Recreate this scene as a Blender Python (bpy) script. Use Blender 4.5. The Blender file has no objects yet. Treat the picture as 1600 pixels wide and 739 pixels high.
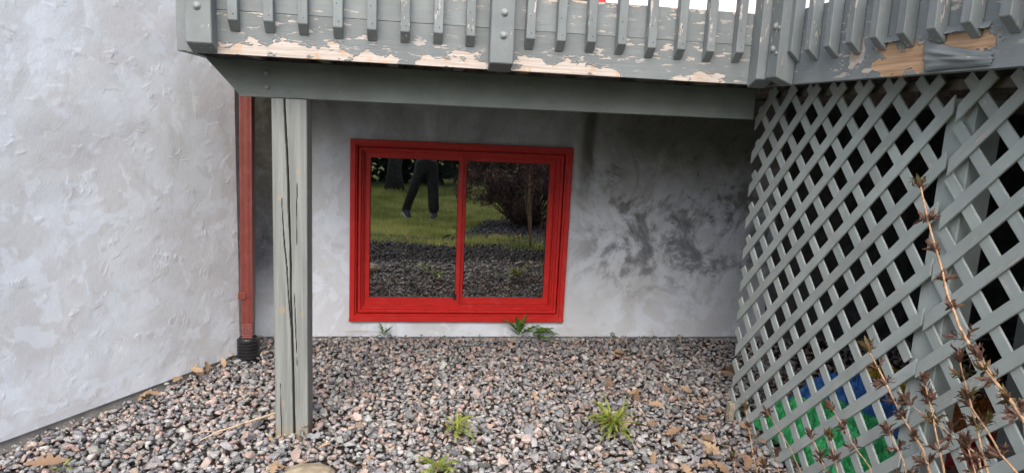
import bpy, bmesh, math, random
import numpy as np
from mathutils import Vector, Matrix, noise

rng = np.random.default_rng(7)
random.seed(7)
S = bpy.context.scene
C = S.collection
R = math.radians

# ------------------------------------------------------------------ camera
yaw, pitch, roll = 0.1502, 0.1711, 0.0481
fw = Vector((math.sin(yaw)*math.cos(pitch), math.cos(yaw)*math.cos(pitch), -math.sin(pitch)))
rt0 = Vector((math.cos(yaw), -math.sin(yaw), 0)); up0 = rt0.cross(fw)
rt = math.cos(roll)*rt0 + math.sin(roll)*up0
up = -math.sin(roll)*rt0 + math.cos(roll)*up0
cd = bpy.data.cameras.new('camera'); cam = bpy.data.objects.new('camera', cd); C.objects.link(cam)
cam.matrix_world = Matrix(((rt.x, up.x, -fw.x, 0), (rt.y, up.y, -fw.y, -4.0), (rt.z, up.z, -fw.z, 1.331), (0, 0, 0, 1)))
cd.sensor_width = 36; cd.lens = 36*1059.25/1600; cd.clip_start = 0.05; cd.clip_end = 2000
S.camera = cam

# ------------------------------------------------------------------ sky, sun, exposure
SUN_EL, SUN_AZ = R(46), R(190)         # azimuth measured clockwise from +Y: behind the camera
W = bpy.data.worlds.new('World'); S.world = W; W.use_nodes = True
wt = W.node_tree
sky = wt.nodes.new('ShaderNodeTexSky'); sky.sky_type = 'NISHITA'; sky.sun_disc = False
sky.sun_elevation = SUN_EL; sky.sun_rotation = SUN_AZ
sky.air_density = 1.0; sky.dust_density = 4.0; sky.ozone_density = 1.0
hs = wt.nodes.new('ShaderNodeHueSaturation'); hs.inputs['Saturation'].default_value = 1.0
wt.links.new(sky.outputs[0], hs.inputs['Color'])
bg = wt.nodes['Background']; bg.inputs['Strength'].default_value = 0.15
wt.links.new(hs.outputs[0], bg.inputs['Color'])
sl = bpy.data.lights.new('sun', 'SUN'); sl.energy = 1.5; sl.angle = R(60); sl.color = (1, .99, .975)
so = bpy.data.objects.new('sun', sl); C.objects.link(so)
sd = Vector((math.sin(SUN_AZ)*math.cos(SUN_EL), math.cos(SUN_AZ)*math.cos(SUN_EL), math.sin(SUN_EL)))
so.rotation_euler = sd.to_track_quat('Z', 'Y').to_euler(); so.location = (-2, -8, 9)
S.view_settings.view_transform = 'Standard'; S.view_settings.look = 'None'
S.view_settings.gamma = 1.0; S.view_settings.use_curve_mapping = False
S.view_settings.exposure = 0.88
S.render.engine = 'CYCLES'
S.cycles.max_bounces = 6; S.cycles.diffuse_bounces = 3; S.cycles.glossy_bounces = 3; S.cycles.transparent_max_bounces = 6; S.cycles.use_denoising = True

# ------------------------------------------------------------------ node helpers
class NT:
    def __init__(s, name):
        s.m = bpy.data.materials.new(name); s.m.use_nodes = True; s.t = s.m.node_tree
        s.b = s.t.nodes['Principled BSDF']; s.out = s.t.nodes['Material Output']
    def put(s, sock, v):
        if isinstance(v, bpy.types.NodeSocket): s.t.links.new(v, sock)
        elif v is not None:
            if isinstance(v, (tuple, list)) and len(v) == 3 and sock.type == 'RGBA': v = (*v, 1)
            sock.default_value = v
    def n(s, typ, ins=None, out=0, **kw):
        nd = s.t.nodes.new('ShaderNode'+typ)
        for k, v in kw.items(): setattr(nd, k, v)
        for k, v in (ins or {}).items(): s.put(nd.inputs[k], v)
        return nd.outputs[out]
    def obj(s): return s.n('TexCoord', out=3)
    def pos(s): return s.n('NewGeometry')
    def xyz(s, v):
        nd = s.t.nodes.new('ShaderNodeSeparateXYZ'); s.put(nd.inputs[0], v); return nd.outputs
    def map(s, v, scale=(1, 1, 1), loc=(0, 0, 0)):
        return s.n('Mapping', {'Vector': v, 'Scale': scale, 'Location': loc})
    def noise(s, v, scale, detail=3, rough=.55, dist=0., col=False):
        return s.n('TexNoise', {'Vector': v, 'Scale': scale, 'Detail': detail, 'Roughness': rough, 'Distortion': dist}, out=1 if col else 0)
    def math(s, op, a, b=0.0, clamp=False):
        nd = s.t.nodes.new('ShaderNodeMath'); nd.operation = op; nd.use_clamp = clamp
        s.put(nd.inputs[0], a); s.put(nd.inputs[1], b); return nd.outputs[0]
    def step(s, v, lo, hi):
        nd = s.t.nodes.new('ShaderNodeMapRange'); nd.interpolation_type = 'SMOOTHSTEP'
        s.put(nd.inputs['Value'], v); s.put(nd.inputs['From Min'], lo); s.put(nd.inputs['From Max'], hi); return nd.outputs[0]
    def mix(s, f, a, b, mode='MIX'):
        nd = s.t.nodes.new('ShaderNodeMix'); nd.data_type = 'RGBA'; nd.blend_type = mode
        s.put(nd.inputs[0], f); s.put(nd.inputs[6], a); s.put(nd.inputs[7], b); return nd.outputs[2]
    def bump(s, h, dist, strength=1.0, nrm=None):
        return s.n('Bump', {'Height': h, 'Distance': dist, 'Strength': strength, 'Normal': nrm})
    def done(s, color=None, rough=None, normal=None, spec=None):
        s.put(s.b.inputs['Base Color'], color); s.put(s.b.inputs['Roughness'], rough)
        if normal is not None: s.put(s.b.inputs['Normal'], normal)
        if spec is not None: s.put(s.b.inputs['Specular IOR Level'], spec)
        return s.m
    def rand(s): return s.n('ObjectInfo', out=5)
    def attr(s, name, out=2): return s.n('Attribute', out=out, attribute_name=name)

# ------------------------------------------------------------------ materials
PAINT = (.212, .238, .245); PAINT_D = (.205, .232, .235); PRIMER = (.66, .58, .53); WOOD = (.60, .40, .25)

def paint_mat(name, axis, chips=0.0, base=PAINT, peel=False):
    k = NT(name); o = k.obj()
    off = k.n('CombineXYZ', {0: k.math('MULTIPLY', k.rand(), 37.0), 1: k.math('MULTIPLY', k.rand(), 11.0), 2: k.math('MULTIPLY', k.rand(), 5.0)})
    v = k.n('VectorMath', {0: o, 1: off}, operation='ADD')
    st = [14, 14, 14]; st[axis] = 0.9
    sf = [150, 150, 150]; sf[axis] = 5
    g1 = k.noise(k.map(v, st), 3.0, 4, .6, .3)
    g2 = k.noise(k.map(v, sf), 1.0, 3, .6)
    blot = k.noise(v, 7.0, 4, .6)
    c = k.mix(k.step(blot, .3, .72), tuple(x*.88 for x in base), tuple(min(1, x*1.14) for x in base))
    c = k.mix(k.math('MULTIPLY', k.step(g1, .52, .75), .35), c, tuple(x*.72 for x in base))
    c = k.mix(k.math('MULTIPLY', k.rand(), .38), c, tuple(x*.62 for x in base))
    c = k.mix(k.math('MULTIPLY', k.step(k.noise(v, 2.6, 3, .6), .52, .75), .35), c, tuple(x*.70 for x in (base[0], base[1]*.97, base[2]*.90)))
    h = k.math('ADD', k.math('MULTIPLY', g1, .6), k.math('MULTIPLY', g2, .45))
    msk = None
    if chips > 0:
        s2 = [70, 70, 70]; s2[axis] = 16
        ch = k.noise(k.map(v, s2), 1.0, 3, .65)
        reg = k.noise(v, 5.5, 2, .5)
        msk = k.math('MULTIPLY', k.step(ch, .640-.03*chips, .655-.03*chips), k.step(reg, .51-.04*chips, .58))
        c = k.mix(msk, c, k.mix(k.noise(v, 60, 2), (.56, .53, .50), (.40, .34, .30)))
    if peel:
        p = k.attr('peel'); b = k.attr('bare')
        fine = k.noise(k.map(v, (1, 1, 1)), 70, 4, .6)
        pm = k.step(k.math('ADD', p, k.math('MULTIPLY', k.math('SUBTRACT', fine, .5), .30)), .47, .53)
        wg = k.noise(k.map(v, sf), .8, 4, .6)
        prim = k.mix(k.step(wg, .35, .7), (.57, .51, .465), (.40, .34, .295))
        wood = k.mix(k.step(wg, .3, .7), (.60, .40, .25), (.40, .24, .14))
        prim = k.mix(k.math('MULTIPLY', k.step(k.noise(v, 19, 3, .6), .54, .66), .6), prim, (.50, .33, .20))
        c = k.mix(pm, c, k.mix(k.step(b, .4, .6), prim, wood))
        ring = k.math('MULTIPLY', k.step(k.math('ADD', p, k.math('MULTIPLY', k.math('SUBTRACT', fine, .5), .30)), .36, .46), k.math('SUBTRACT', 1.0, pm))
        c = k.mix(k.math('MULTIPLY', ring, .45), c, (.40, .42, .41))
        h = k.math('SUBTRACT', h, k.math('MULTIPLY', pm, 1.6))
        h = k.math('ADD', h, k.math('MULTIPLY', ring, .5))
    if msk is not None: h = k.math('SUBTRACT', h, k.math('MULTIPLY', msk, .5))
    return k.done(c, .62, k.bump(h, .0022, .9), .35)

def stucco_mat(name, mildew_shade=False):
    k = NT(name); p = k.pos()
    w = k.noise(p, 2.2, 1, .5, 0, True)
    pw = k.n('VectorMath', {0: p, 1: k.n('VectorMath', {0: w, 1: (.34, .34, .34)}, operation='MULTIPLY')}, operation='ADD')
    fine = k.noise(p, 110, 2, .6)
    t1 = k.noise(pw, 3.6, 3, .6); t2 = k.noise(k.map(pw, (1, 1, 1), (7, 3, 1)), 7.0, 3, .6)
    c = k.mix(k.step(t1, .38, .64), (.58, .605, .64), (.66, .71, .775))
    c = k.mix(k.math('MULTIPLY', k.step(t2, .53, .58), .55), c, (.72, .785, .87))
    c = k.mix(k.math('MULTIPLY', k.step(k.noise(p, 1.5, 2, .6), .50, .70), .5), c, (.55, .56, .575))
    c = k.mix(k.math('MULTIPLY', k.step(k.noise(k.map(pw, (1, 1, 1), (2, 8, 5)), 10, 3, .6), .57, .62), .35), c, (.50, .51, .52))
    if mildew_shade:
        x, y, z = k.xyz(p)
        st = k.noise(k.map(pw, (5.5, 5.5, .55)), 1.0, 3, .6)
        cl = k.noise(pw, 4.2, 5, .66); cl2 = k.noise(k.map(pw, (1, 1, 1), (4, 9, 2)), 14, 5, .7)
        top = k.math('MULTIPLY', k.step(k.math('ADD', z, k.math('MULTIPLY', k.math('SUBTRACT', st, .5), .5)), 1.02, 1.48), .62)  # mildew band mixed with shade painted in under the deck
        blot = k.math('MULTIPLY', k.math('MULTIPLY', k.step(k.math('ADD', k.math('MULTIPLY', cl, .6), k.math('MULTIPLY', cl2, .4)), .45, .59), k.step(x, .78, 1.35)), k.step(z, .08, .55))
        tr = k.math('MULTIPLY', k.math('MULTIPLY', k.step(x, .92, 1.35), k.step(k.math('ADD', z, k.math('MULTIPLY', k.math('SUBTRACT', cl, .5), .9)), .70, 1.3)), .74)  # upper right: staining together with painted-in shade
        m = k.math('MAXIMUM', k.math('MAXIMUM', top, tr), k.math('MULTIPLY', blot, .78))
        corner_shade = k.math('MULTIPLY', k.math('SUBTRACT', 1.0, k.step(x, -.72, -.60)), k.math('MULTIPLY', k.step(z, .05, .55), .95))  # shade painted into the corner between downspout and post
        drip = k.math('MULTIPLY', k.math('MULTIPLY', k.step(k.noise(k.map(pw, (16, 16, .9)), 1.0, 3, .6), .55, .68), k.step(z, .45, 1.15)), k.math('MULTIPLY', k.step(x, .85, 1.1), .55))
        m = k.math('MAXIMUM', k.math('MAXIMUM', m, drip), corner_shade)
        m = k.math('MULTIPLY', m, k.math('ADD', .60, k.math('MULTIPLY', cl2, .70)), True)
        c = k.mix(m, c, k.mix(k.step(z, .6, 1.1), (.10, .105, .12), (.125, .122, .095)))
        rn = k.math('MULTIPLY', k.math('SUBTRACT', 1.0, k.step(k.math('ABSOLUTE', k.math('SUBTRACT', k.math('ADD', x, k.math('MULTIPLY', st, .12)), 1.10)), .015, .07)), k.step(z, .72, 1.2))
        c = k.mix(k.math('MULTIPLY', rn, .75), c, (.11, .078, .05))
    return k.done(c, .85, k.bump(fine, .0011, .7), .08)

def simple(name, col, rough=.6, var=.15, scale=30, bump=.0, spec=.4, rand=0.0):
    k = NT(name); o = k.obj(); n_ = k.noise(o, scale, 4, .6)
    c = k.mix(k.step(n_, .3, .7), tuple(x*(1-var) for x in col), tuple(min(1, x*(1+var)) for x in col))
    if rand: c = k.mix(k.math('MULTIPLY', k.rand(), rand), c, tuple(x*.45 for x in col))
    return k.done(c, rough, k.bump(n_, bump) if bump else None, spec)

M = {}
for ax, nm in enumerate('xyz'):
    M['paint_'+nm] = paint_mat('grey_paint_'+nm, ax, .25)
    M['chip_'+nm] = paint_mat('flaking_grey_paint_'+nm, ax, 1.0)
    M['peel_'+nm] = paint_mat('peeling_grey_paint_'+nm, ax, 1.5, peel=True)
M['beam'] = paint_mat('smooth_grey_paint', 0, 0.0, base=(.205, .228, .215))
M['slat'] = paint_mat('lattice_paint', 0, .7, base=(.385, .432, .418))
M['post_slat'] = paint_mat('lattice_post_paint', 2, .3, base=(.385, .432, .418))
M['stucco'] = stucco_mat('stucco'); M['stucco_back'] = stucco_mat('stained_shaded_stucco', True)
M['concrete'] = simple('concrete', (.46, .44, .40), .9, .2, 18, .003)
M['bolt'] = simple('painted_bolt', (.25, .275, .275), .5, .2, 80)
M['nail'] = simple('nail_hole', (.03, .03, .03), .7)
M['bare_wood'] = simple('bare_wood', (.50, .34, .21), .8, .3, 40, .002)
M['old_wood'] = simple('weathered_wood', (.33, .28, .21), .85, .3, 40, .002)
M['dark_room'] = simple('dark_room', (.03, .03, .03), .9)
M['black_plastic'] = simple('black_plastic', (.018, .018, .02), .42, .2, 60)
M['deck_wood'] = simple('deck_underside', (.16, .14, .12), .85, .3, 20)
M['siding'] = simple('white_siding', (.80, .81, .82), .55, .03, 10)

def red_mat(name, base, worn=.0):
    k = NT(name); o = k.pos(); n_ = k.noise(o, 18, 5, .65); f = k.noise(o, 160, 3, .6)
    c = k.mix(k.step(n_, .35, .7), tuple(x*.92 for x in base), tuple(x*1.06 for x in base))
    dust = k.math('MULTIPLY', k.step(k.noise(o, 9, 5, .7), .52, .75), worn)
    c = k.mix(dust, c, (.34, .20, .17))
    return k.done(c, .42, k.bump(f, .00025), .5)
M['red'] = red_mat('red_window_paint', (.54, .018, .015), .16)
M['red_pipe'] = red_mat('red_downspout_paint', (.185, .042, .033), .15)

def glass_mat():
    k = NT('window_glass'); t = k.t; t.nodes.remove(k.b)
    o = k.pos(); w = k.bump(k.noise(o, 5.0, 1, .4), .0012, .25)
    gl = k.n('BsdfGlossy', {'Color': (.96, .98, .97, 1), 'Roughness': .004, 'Normal': w})
    tr = k.n('BsdfTransparent', {'Color': (.25, .27, .26, 1)})
    lw = k.n('Fresnel', {'IOR': 1.5})
    fac = k.math('ADD', k.math('MULTIPLY', lw, .9), .35)
    mx = k.n('MixShader', {0: fac, 1: tr, 2: gl})
    dust = k.math('MULTIPLY', k.step(k.noise(k.map(o, (9, 9, 3)), 1.0, 5, .7), .35, .8), .035)
    t.links.new(k.n('MixShader', {0: dust, 1: mx, 2: k.n('BsdfDiffuse', {'Color': (.5, .5, .48, 1)})}), k.out.inputs[0]); return k.m
M['glass'] = glass_mat()

def stone_mat(use_obj):
    k = NT('granite_object' if use_obj else 'granite'); o = k.pos()
    col = k.n('ObjectInfo', out=1) if use_obj else k.attr('col', 0)
    sp = k.noise(o, 330, 3, .7); bl = k.noise(o, 95, 4, .65)
    c = k.mix(k.math('MULTIPLY', k.step(sp, .52, .64), .55), col, (.60, .58, .56))
    c = k.mix(k.math('MULTIPLY', k.step(k.noise(o, 240, 2, .6), .58, .68), .5), c, (.07, .07, .075))
    c = k.mix(k.math('MULTIPLY', k.step(bl, .5, .72), .4), c, k.n('HueSaturation', {'Color': col, 'Value': 1.5}))
    return k.done(c, .88, k.bump(k.math('ADD', bl, k.math('MULTIPLY', sp, .35)), .004, .8), .12)
M['stone_obj'] = stone_mat(True); M['stone'] = stone_mat(False)

def soil_mat():
    k = NT('soil'); o = k.pos(); a = k.noise(o, 25, 6, .7)
    return k.done(k.mix(k.step(a, .35, .65), (.035, .03, .026), (.10, .085, .07)), .95, k.bump(a, .02), .1)
M['soil'] = soil_mat()
def lawn_mat():
    k = NT('lawn'); o = k.pos(); a = k.noise(o, 60, 5, .7); b = k.noise(o, .9, 3, .6)
    c = k.mix(k.step(a, .35, .65), (.09, .13, .03), (.20, .24, .07)); c = k.mix(k.math('MULTIPLY', k.step(b, .45, .7), .6), c, (.17, .17, .06))
    return k.done(c, .9, k.bump(a, .03), .1)
M['lawn'] = lawn_mat()
def leafy(name, a, b, sc=14, rough=.6, trans=.25):
    k = NT(name); o = k.pos(); n_ = k.noise(o, sc, 4, .6)
    c = k.mix(k.step(n_, .32, .68), a, b)
    k.done(c, rough, None, .3)
    ts = k.n('BsdfTranslucent', {'Color': c}); k.t.links.new(k.n('MixShader', {0: trans, 1: k.b.outputs[0], 2: ts}), k.out.inputs[0]); return k.m
M['grass'] = leafy('grass_blades', (.16, .21, .045), (.50, .50, .17), 1.3, .6, .5)
M['weed'] = leafy('weed_leaf', (.13, .20, .025), (.34, .38, .08), 30)
M['weed_wall'] = leafy('wall_weed_leaf', (.05, .14, .02), (.14, .26, .045), 30)
M['weed_stem'] = leafy('weed_stem', (.26, .14, .07), (.40, .30, .12), 60)
M['tip'] = leafy('shrub_leaf', (.075, .032, .03), (.17, .10, .06), 90)
M['tip_green'] = leafy('shrub_leaf_green', (.10, .11, .03), (.16, .07, .05), 70)
M['bark_tan'] = simple('tan_bark', (.42, .26, .15), .75, .35, 120, .0015)
M['bark_pale'] = simple('pale_bark', (.55, .43, .30), .8, .25, 120, .001)
M['bark_dark'] = simple('dark_bark', (.06, .05, .04), .9, .4, 20, .01)
M['needle'] = leafy('dark_foliage', (.008, .016, .007), (.03, .042, .018), 3.0)
M['bush_leaf'] = leafy('bush_leaf', (.07, .042, .04), (.20, .12, .10), 9)
def dead_leaf():
    k = NT('dead_leaf'); r_ = k.rand(); n_ = k.noise(k.obj(), 60, 4, .6)
    c = k.mix(r_, (.37, .26, .165), (.20, .115, .065)); c = k.mix(k.math('MULTIPLY', n_, .45), c, (.50, .37, .25))
    return k.done(c, .75, k.bump(n_, .001), .3)
M['dead_leaf'] = dead_leaf()

# ------------------------------------------------------------------ mesh helpers
ORI = {}                                  # world position of every parent's origin
def empty(name, loc, label=None, cat=None, group=None, kind=None):
    o = bpy.data.objects.new(name, None); o.empty_display_size = .1; C.objects.link(o); o.location = loc
    ORI[o] = Vector(loc); tag(o, label, cat, group, kind); return o
def tag(o, label=None, cat=None, group=None, kind=None):
    if label: o['label'] = label
    if cat: o['category'] = cat
    if group: o['group'] = group
    if kind: o['kind'] = kind
    return o
def obj(name, verts, faces, mat, parent=None, smooth=False, origin=None, mats=None, mi=None):
    v = np.asarray(verts, float)
    c = Vector(origin) if origin is not None else Vector(((v.min(0)+v.max(0))/2).tolist())
    me = bpy.data.meshes.new(name); me.from_pydata((v-np.array(c)).tolist(), [], faces)
    for m_ in (mats or [mat]): me.materials.append(m_)
    if mi is not None: me.polygons.foreach_set('material_index', mi)
    if smooth: me.polygons.foreach_set('use_smooth', [True]*len(me.polygons))
    me.update()
    return link(name, me, c, parent)
def link(name, me, world, parent=None):
    o = bpy.data.objects.new(name, me); C.objects.link(o); world = Vector(world); ORI[o] = world
    if parent is not None: o.parent = parent; o.location = world-ORI[parent]
    else: o.location = world
    return o
def bmobj(name, bm, mat, parent=None, smooth=False, origin=None):
    bmesh.ops.recalc_face_normals(bm, faces=bm.faces)
    bm.verts.index_update()
    v = [tuple(x.co) for x in bm.verts]; f = [[x.index for x in q.verts] for q in bm.faces]; bm.free()
    return obj(name, v, f, mat, parent, smooth, origin)
def add_box(bm, a, b):
    x0, y0, z0 = a; x1, y1, z1 = b
    vs = [bm.verts.new(p) for p in ((x0,y0,z0),(x1,y0,z0),(x1,y1,z0),(x0,y1,z0),(x0,y0,z1),(x1,y0,z1),(x1,y1,z1),(x0,y1,z1))]
    for q in ((0,3,2,1),(4,5,6,7),(0,1,5,4),(1,2,6,5),(2,3,7,6),(3,0,4,7)): bm.faces.new([vs[i] for i in q])
def add_prism(bm, poly, f):
    """poly: list of 2-tuples, f(u,v,side)->(x,y,z) with side 0/1"""
    a = [bm.verts.new(f(u, v, 0)) for u, v in poly]; b = [bm.verts.new(f(u, v, 1)) for u, v in poly]; n_ = len(poly)
    bm.faces.new(a); bm.faces.new(b[::-1])
    for i in range(n_): bm.faces.new((a[i], b[i], b[(i+1) % n_], a[(i+1) % n_]))
def bev(bm, w, seg=1):
    bmesh.ops.bevel(bm, geom=list(bm.edges), offset=w, segments=seg, affect='EDGES', profile=.6)
def box(name, a, b, mat, parent=None, bevel=.0, origin=None):
    bm = bmesh.new(); add_box(bm, a, b)
    if bevel: bev(bm, bevel)
    return bmobj(name, bm, mat, parent, origin=origin)
def prism(name, poly, f, mat, parent=None, bevel=0.0):
    bm = bmesh.new(); add_prism(bm, poly, f)
    if bevel: bmesh.ops.recalc_face_normals(bm, faces=bm.faces); bev(bm, bevel)
    return bmobj(name, bm, mat, parent)
def tube(pts, rad, sides=7, cap=True):
    """tapered tube along pts -> verts, faces"""
    P = [Vector(p) for p in pts]; V = []; F = []; n_ = len(P)
    ref = Vector((.31, .12, .94))
    for i, p in enumerate(P):
        d = (P[min(i+1, n_-1)]-P[max(i-1, 0)]).normalized()
        a = d.cross(ref)
        if a.length < 1e-3: a = d.cross(Vector((1, 0, 0)))
        a.normalize(); b = d.cross(a); r_ = rad[i] if hasattr(rad, '__len__') else rad
        for j in range(sides):
            t = 2*math.pi*j/sides; V.append(tuple(p+(a*math.cos(t)+b*math.sin(t))*r_))
    for i in range(n_-1):
        for j in range(sides):
            k = (j+1) % sides; F.append((i*sides+j, i*sides+k, (i+1)*sides+k, (i+1)*sides+j))
    if cap: F.append(tuple(range(sides))[::-1]); F.append(tuple((n_-1)*sides+j for j in range(sides)))
    return V, F
def join(parts):
    V = []; F = []
    for v, f in parts:
        o = len(V); V += list(v); F += [tuple(i+o for i in q) for q in f]
    return V, F
def nz(x, y, z=0.): return noise.noise(Vector((x, y, z)))
def fbm(x, y, z=0., o=4): return noise.fractal(Vector((x, y, z)), 1.0, 2.0, o)

# ------------------------------------------------------------------ ground
LW0 = Vector((-.911, -.298)); LWD = Vector((-.553, -.833)).normalized()      # foot of the slanting left wall
LWN = Vector((-LWD.y, LWD.x)); LWN = LWN if LWN.x > 0 else -LWN                # points to the gravel
def ground_z(x, y):
    x = np.asarray(x, float); y = np.asarray(y, float)
    s = np.clip((-2.9-y)/4.6, 0, 1); z = -.40*s
    z = z-.22*np.clip((-7.5-y)/8, 0, 1)
    d = (x-LW0.x)*LWN.x+(y-LW0.y)*LWN.y
    z = z-.03*np.clip(1-d/.5, 0, 1)*np.clip((-y-.3)/.5, 0, 1)
    return z
def sheet(name, xs, ys, dz, mat, kind='structure', mask=None):
    X, Y = np.meshgrid(xs, ys); Z = ground_z(X, Y)+dz
    n_, m_ = X.shape; V = np.stack([X.ravel(), Y.ravel(), Z.ravel()], 1)
    F = [(i*m_+j, i*m_+j+1, (i+1)*m_+j+1, (i+1)*m_+j) for i in range(n_-1) for j in range(m_-1)
         if mask is None or mask((xs[j]+xs[j+1])/2, (ys[i]+ys[i+1])/2)]
    o = obj(name, V, F, mat, None, True, (0, 0, 0)); o['kind'] = kind; return o
xs = np.concatenate([[-900, -200, -60, -20, -9], np.arange(-6, 6.1, .25), [9, 20, 60, 200, 900]])
ys = np.concatenate([[-900, -200, -60, -30, -20], np.arange(-16, .6, .25), [3, 20, 200, 900]])
sheet('ground', xs, ys, -.03, M['soil'])
def edge_y(x):                                                                 # lawn begins beyond this line
    x = np.asarray(x, float)
    return -3.85+.10*np.sin(3.1*x)-np.clip((x-.35)/.9, 0, 1)**1.5*3.3-.35*np.clip(-x-1, 0, 3)
lxs = np.concatenate([[-60, -30, -15], np.arange(-9, 9.1, .15), [15, 30, 60]])
lys = np.concatenate([[-90, -50, -30, -20], np.arange(-16, -3.4, .15)])
sheet('lawn', lxs, lys, -.018, M['lawn'], mask=lambda x, y: y < edge_y(x))

# grass blades (seen only mirrored in the window)
def grass():
    n_ = 70000
    x = rng.uniform(-2.6, 4.2, n_); y = -3.4-rng.power(.75, n_)*11
    k = y < edge_y(x)+np.where(rng.random(n_) < .7, rng.normal(0, .05, n_), rng.normal(.12, .16, n_)); x = x[k]; y = y[k]
    for cx, cy, sx, sy, m_ in ((.62, -3.15, .30, .10, 1500), (.05, -3.3, .35, .08, 900), (1.0, -3.7, .25, .12, 900), (-.6, -3.5, .3, .08, 600), (1.3, -2.9, .2, .1, 500)):
        x = np.r_[x, rng.normal(cx, sx, m_)]; y = np.r_[y, rng.normal(cy, sy, m_)]
    n_ = len(x)
    z = ground_z(x, y)-.02; h = rng.uniform(.03, .085, n_)*(1+.4*(y < -9)); a = rng.uniform(0, 6.283, n_); w = rng.uniform(.003, .007, n_)*(1+(-y-4)*.12)
    lx = rng.normal(0, .022, n_); ly = rng.normal(0, .022, n_)
    V = np.empty((n_, 3, 3)); V[:, 0] = np.stack([x-np.cos(a)*w, y-np.sin(a)*w, z], 1); V[:, 1] = np.stack([x+np.cos(a)*w, y+np.sin(a)*w, z], 1)
    V[:, 2] = np.stack([x+lx, y+ly, z+h], 1)
    o = big('grass', V.reshape(-1, 3), np.arange(n_*3).reshape(-1, 3), M['grass'])
    tag(o, 'short green lawn grass mirrored in the window panes', 'grass', kind='stuff')
def big(name, V, T, mat, parent=None, col=None, origin=(0, 0, 0)):
    me = bpy.data.meshes.new(name); nv, nf = len(V), len(T); k = T.shape[1]
    me.vertices.add(nv); me.vertices.foreach_set('co', (V-np.array(origin)).astype(np.float32).ravel())
    me.loops.add(nf*k); me.loops.foreach_set('vertex_index', T.astype(np.int32).ravel())
    me.polygons.add(nf); me.polygons.foreach_set('loop_start', np.arange(0, nf*k, k, dtype=np.int32))
    me.update(calc_edges=True); me.validate()
    me.materials.append(mat)
    if col is not None:
        a = me.attributes.new('col', 'FLOAT_COLOR', 'POINT'); a.data.foreach_set('color', np.c_[col, np.ones(len(col))].astype(np.float32).ravel())
    return link(name, me, origin, parent)
grass()

# ------------------------------------------------------------------ house
house = empty('house', (-.9, 0, 0), 'grey-white stucco house with a red sliding basement window', 'house')
WX0, WX1, WZ0, WZ1 = -.351, .945, .105, 1.179                                  # outer edge of the window casing
def wall_back():
    bm = bmesh.new(); y0, y1 = 0.0, .20; a, b, zb, zt = -1.02, 5.2, .004, 1.74
    ox0, ox1, oz0, oz1 = WX0+.02, WX1-.02, WZ0+.02, WZ1-.02
    for p, q in (((a, zb), (ox0, zt)), ((ox1, zb), (b, zt)), ((ox0, zb), (ox1, oz0)), ((ox0, oz1), (ox1, zt))):
        add_box(bm, (p[0], y0, p[1]), (q[0], y1, q[1]))
    bmesh.ops.remove_doubles(bm, verts=bm.verts, dist=1e-5)
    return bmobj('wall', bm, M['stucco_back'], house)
def vnoise(shape, cell, seed):
    g = np.random.default_rng(seed); h, w = shape; G = g.normal(size=(int(h/cell)+3, int(w/cell)+3))
    yi = np.arange(h)/cell; xi = np.arange(w)/cell; y0 = yi.astype(int); x0 = xi.astype(int)
    fy = yi-y0; fx = xi-x0; fy = (fy*fy*(3-2*fy))[:, None]; fx = (fx*fx*(3-2*fx))[None]
    return (G[y0][:, x0]*(1-fy)+G[y0+1][:, x0]*fy)*(1-fx)+(G[y0][:, x0+1]*(1-fy)+G[y0+1][:, x0+1]*fy)*fx
def trowel(w, h, cell, seed, strokes, chatter):
    """height field of hand-trowelled stucco, in metres"""
    g = np.random.default_rng(seed); nx, nzz = int(w/cell)+1, int(h/cell)+1; H = np.zeros((nzz, nx))
    H += .0024*vnoise((nzz, nx), .26/cell, seed)+.0005*vnoise((nzz, nx), .09/cell, seed+1)+.00012*vnoise((nzz, nx), .02/cell, seed+2)
    wob = vnoise((nzz, nx), .05/cell, seed+3)*.008+vnoise((nzz, nx), .018/cell, seed+4)*.0035
    def stamp(cx, cz, ang, L, curv, wd, hgt, drop):
        R_ = L*.75+wd; i0, i1 = max(0, int((cz-R_)/cell)), min(nzz, int((cz+R_)/cell)); j0, j1 = max(0, int((cx-R_)/cell)), min(nx, int((cx+R_)/cell))
        if i1 <= i0 or j1 <= j0: return
        Z, X = np.mgrid[i0:i1, j0:j1]*cell; dx = X-cx; dz = Z-cz; u = dx*math.cos(ang)+dz*math.sin(ang); v = -dx*math.sin(ang)+dz*math.cos(ang)
        v = v-curv*u*u+wob[i0:i1, j0:j1]*(1+wd*12)
        along = np.clip(1-(2*u/L)**2, 0, 1)**.8
        prof = np.where(v < 0, np.clip(1+v/wd, 0, 1)**1.7, np.clip(1-v/drop, 0, 1))
        H[i0:i1, j0:j1] += hgt*along*prof
    for _ in range(strokes):
        stamp(g.uniform(0, w), g.uniform(0, h), g.choice([g.normal(.25, .5), g.normal(-.5, .7), g.uniform(0, 6.28)]), g.uniform(.02, .05+.16*g.random()**2), g.normal(0, 5.0), g.uniform(.01, .07), g.uniform(.0004, .0018)*g.choice([1, .6, -.8]), g.uniform(.002, .004))
    for _ in range(chatter):
        cx, cz, a, n_ = g.uniform(0, w), g.uniform(0, h), g.uniform(0, 6.28), g.integers(4, 9); cv = g.normal(0, 9)
        for q in range(n_): stamp(cx+q*.011*-math.sin(a), cz+q*.011*math.cos(a), a+g.normal(0, .06), g.uniform(.02, .055), cv, .008, g.uniform(.0008, .0024), .004)
    return H
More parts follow.
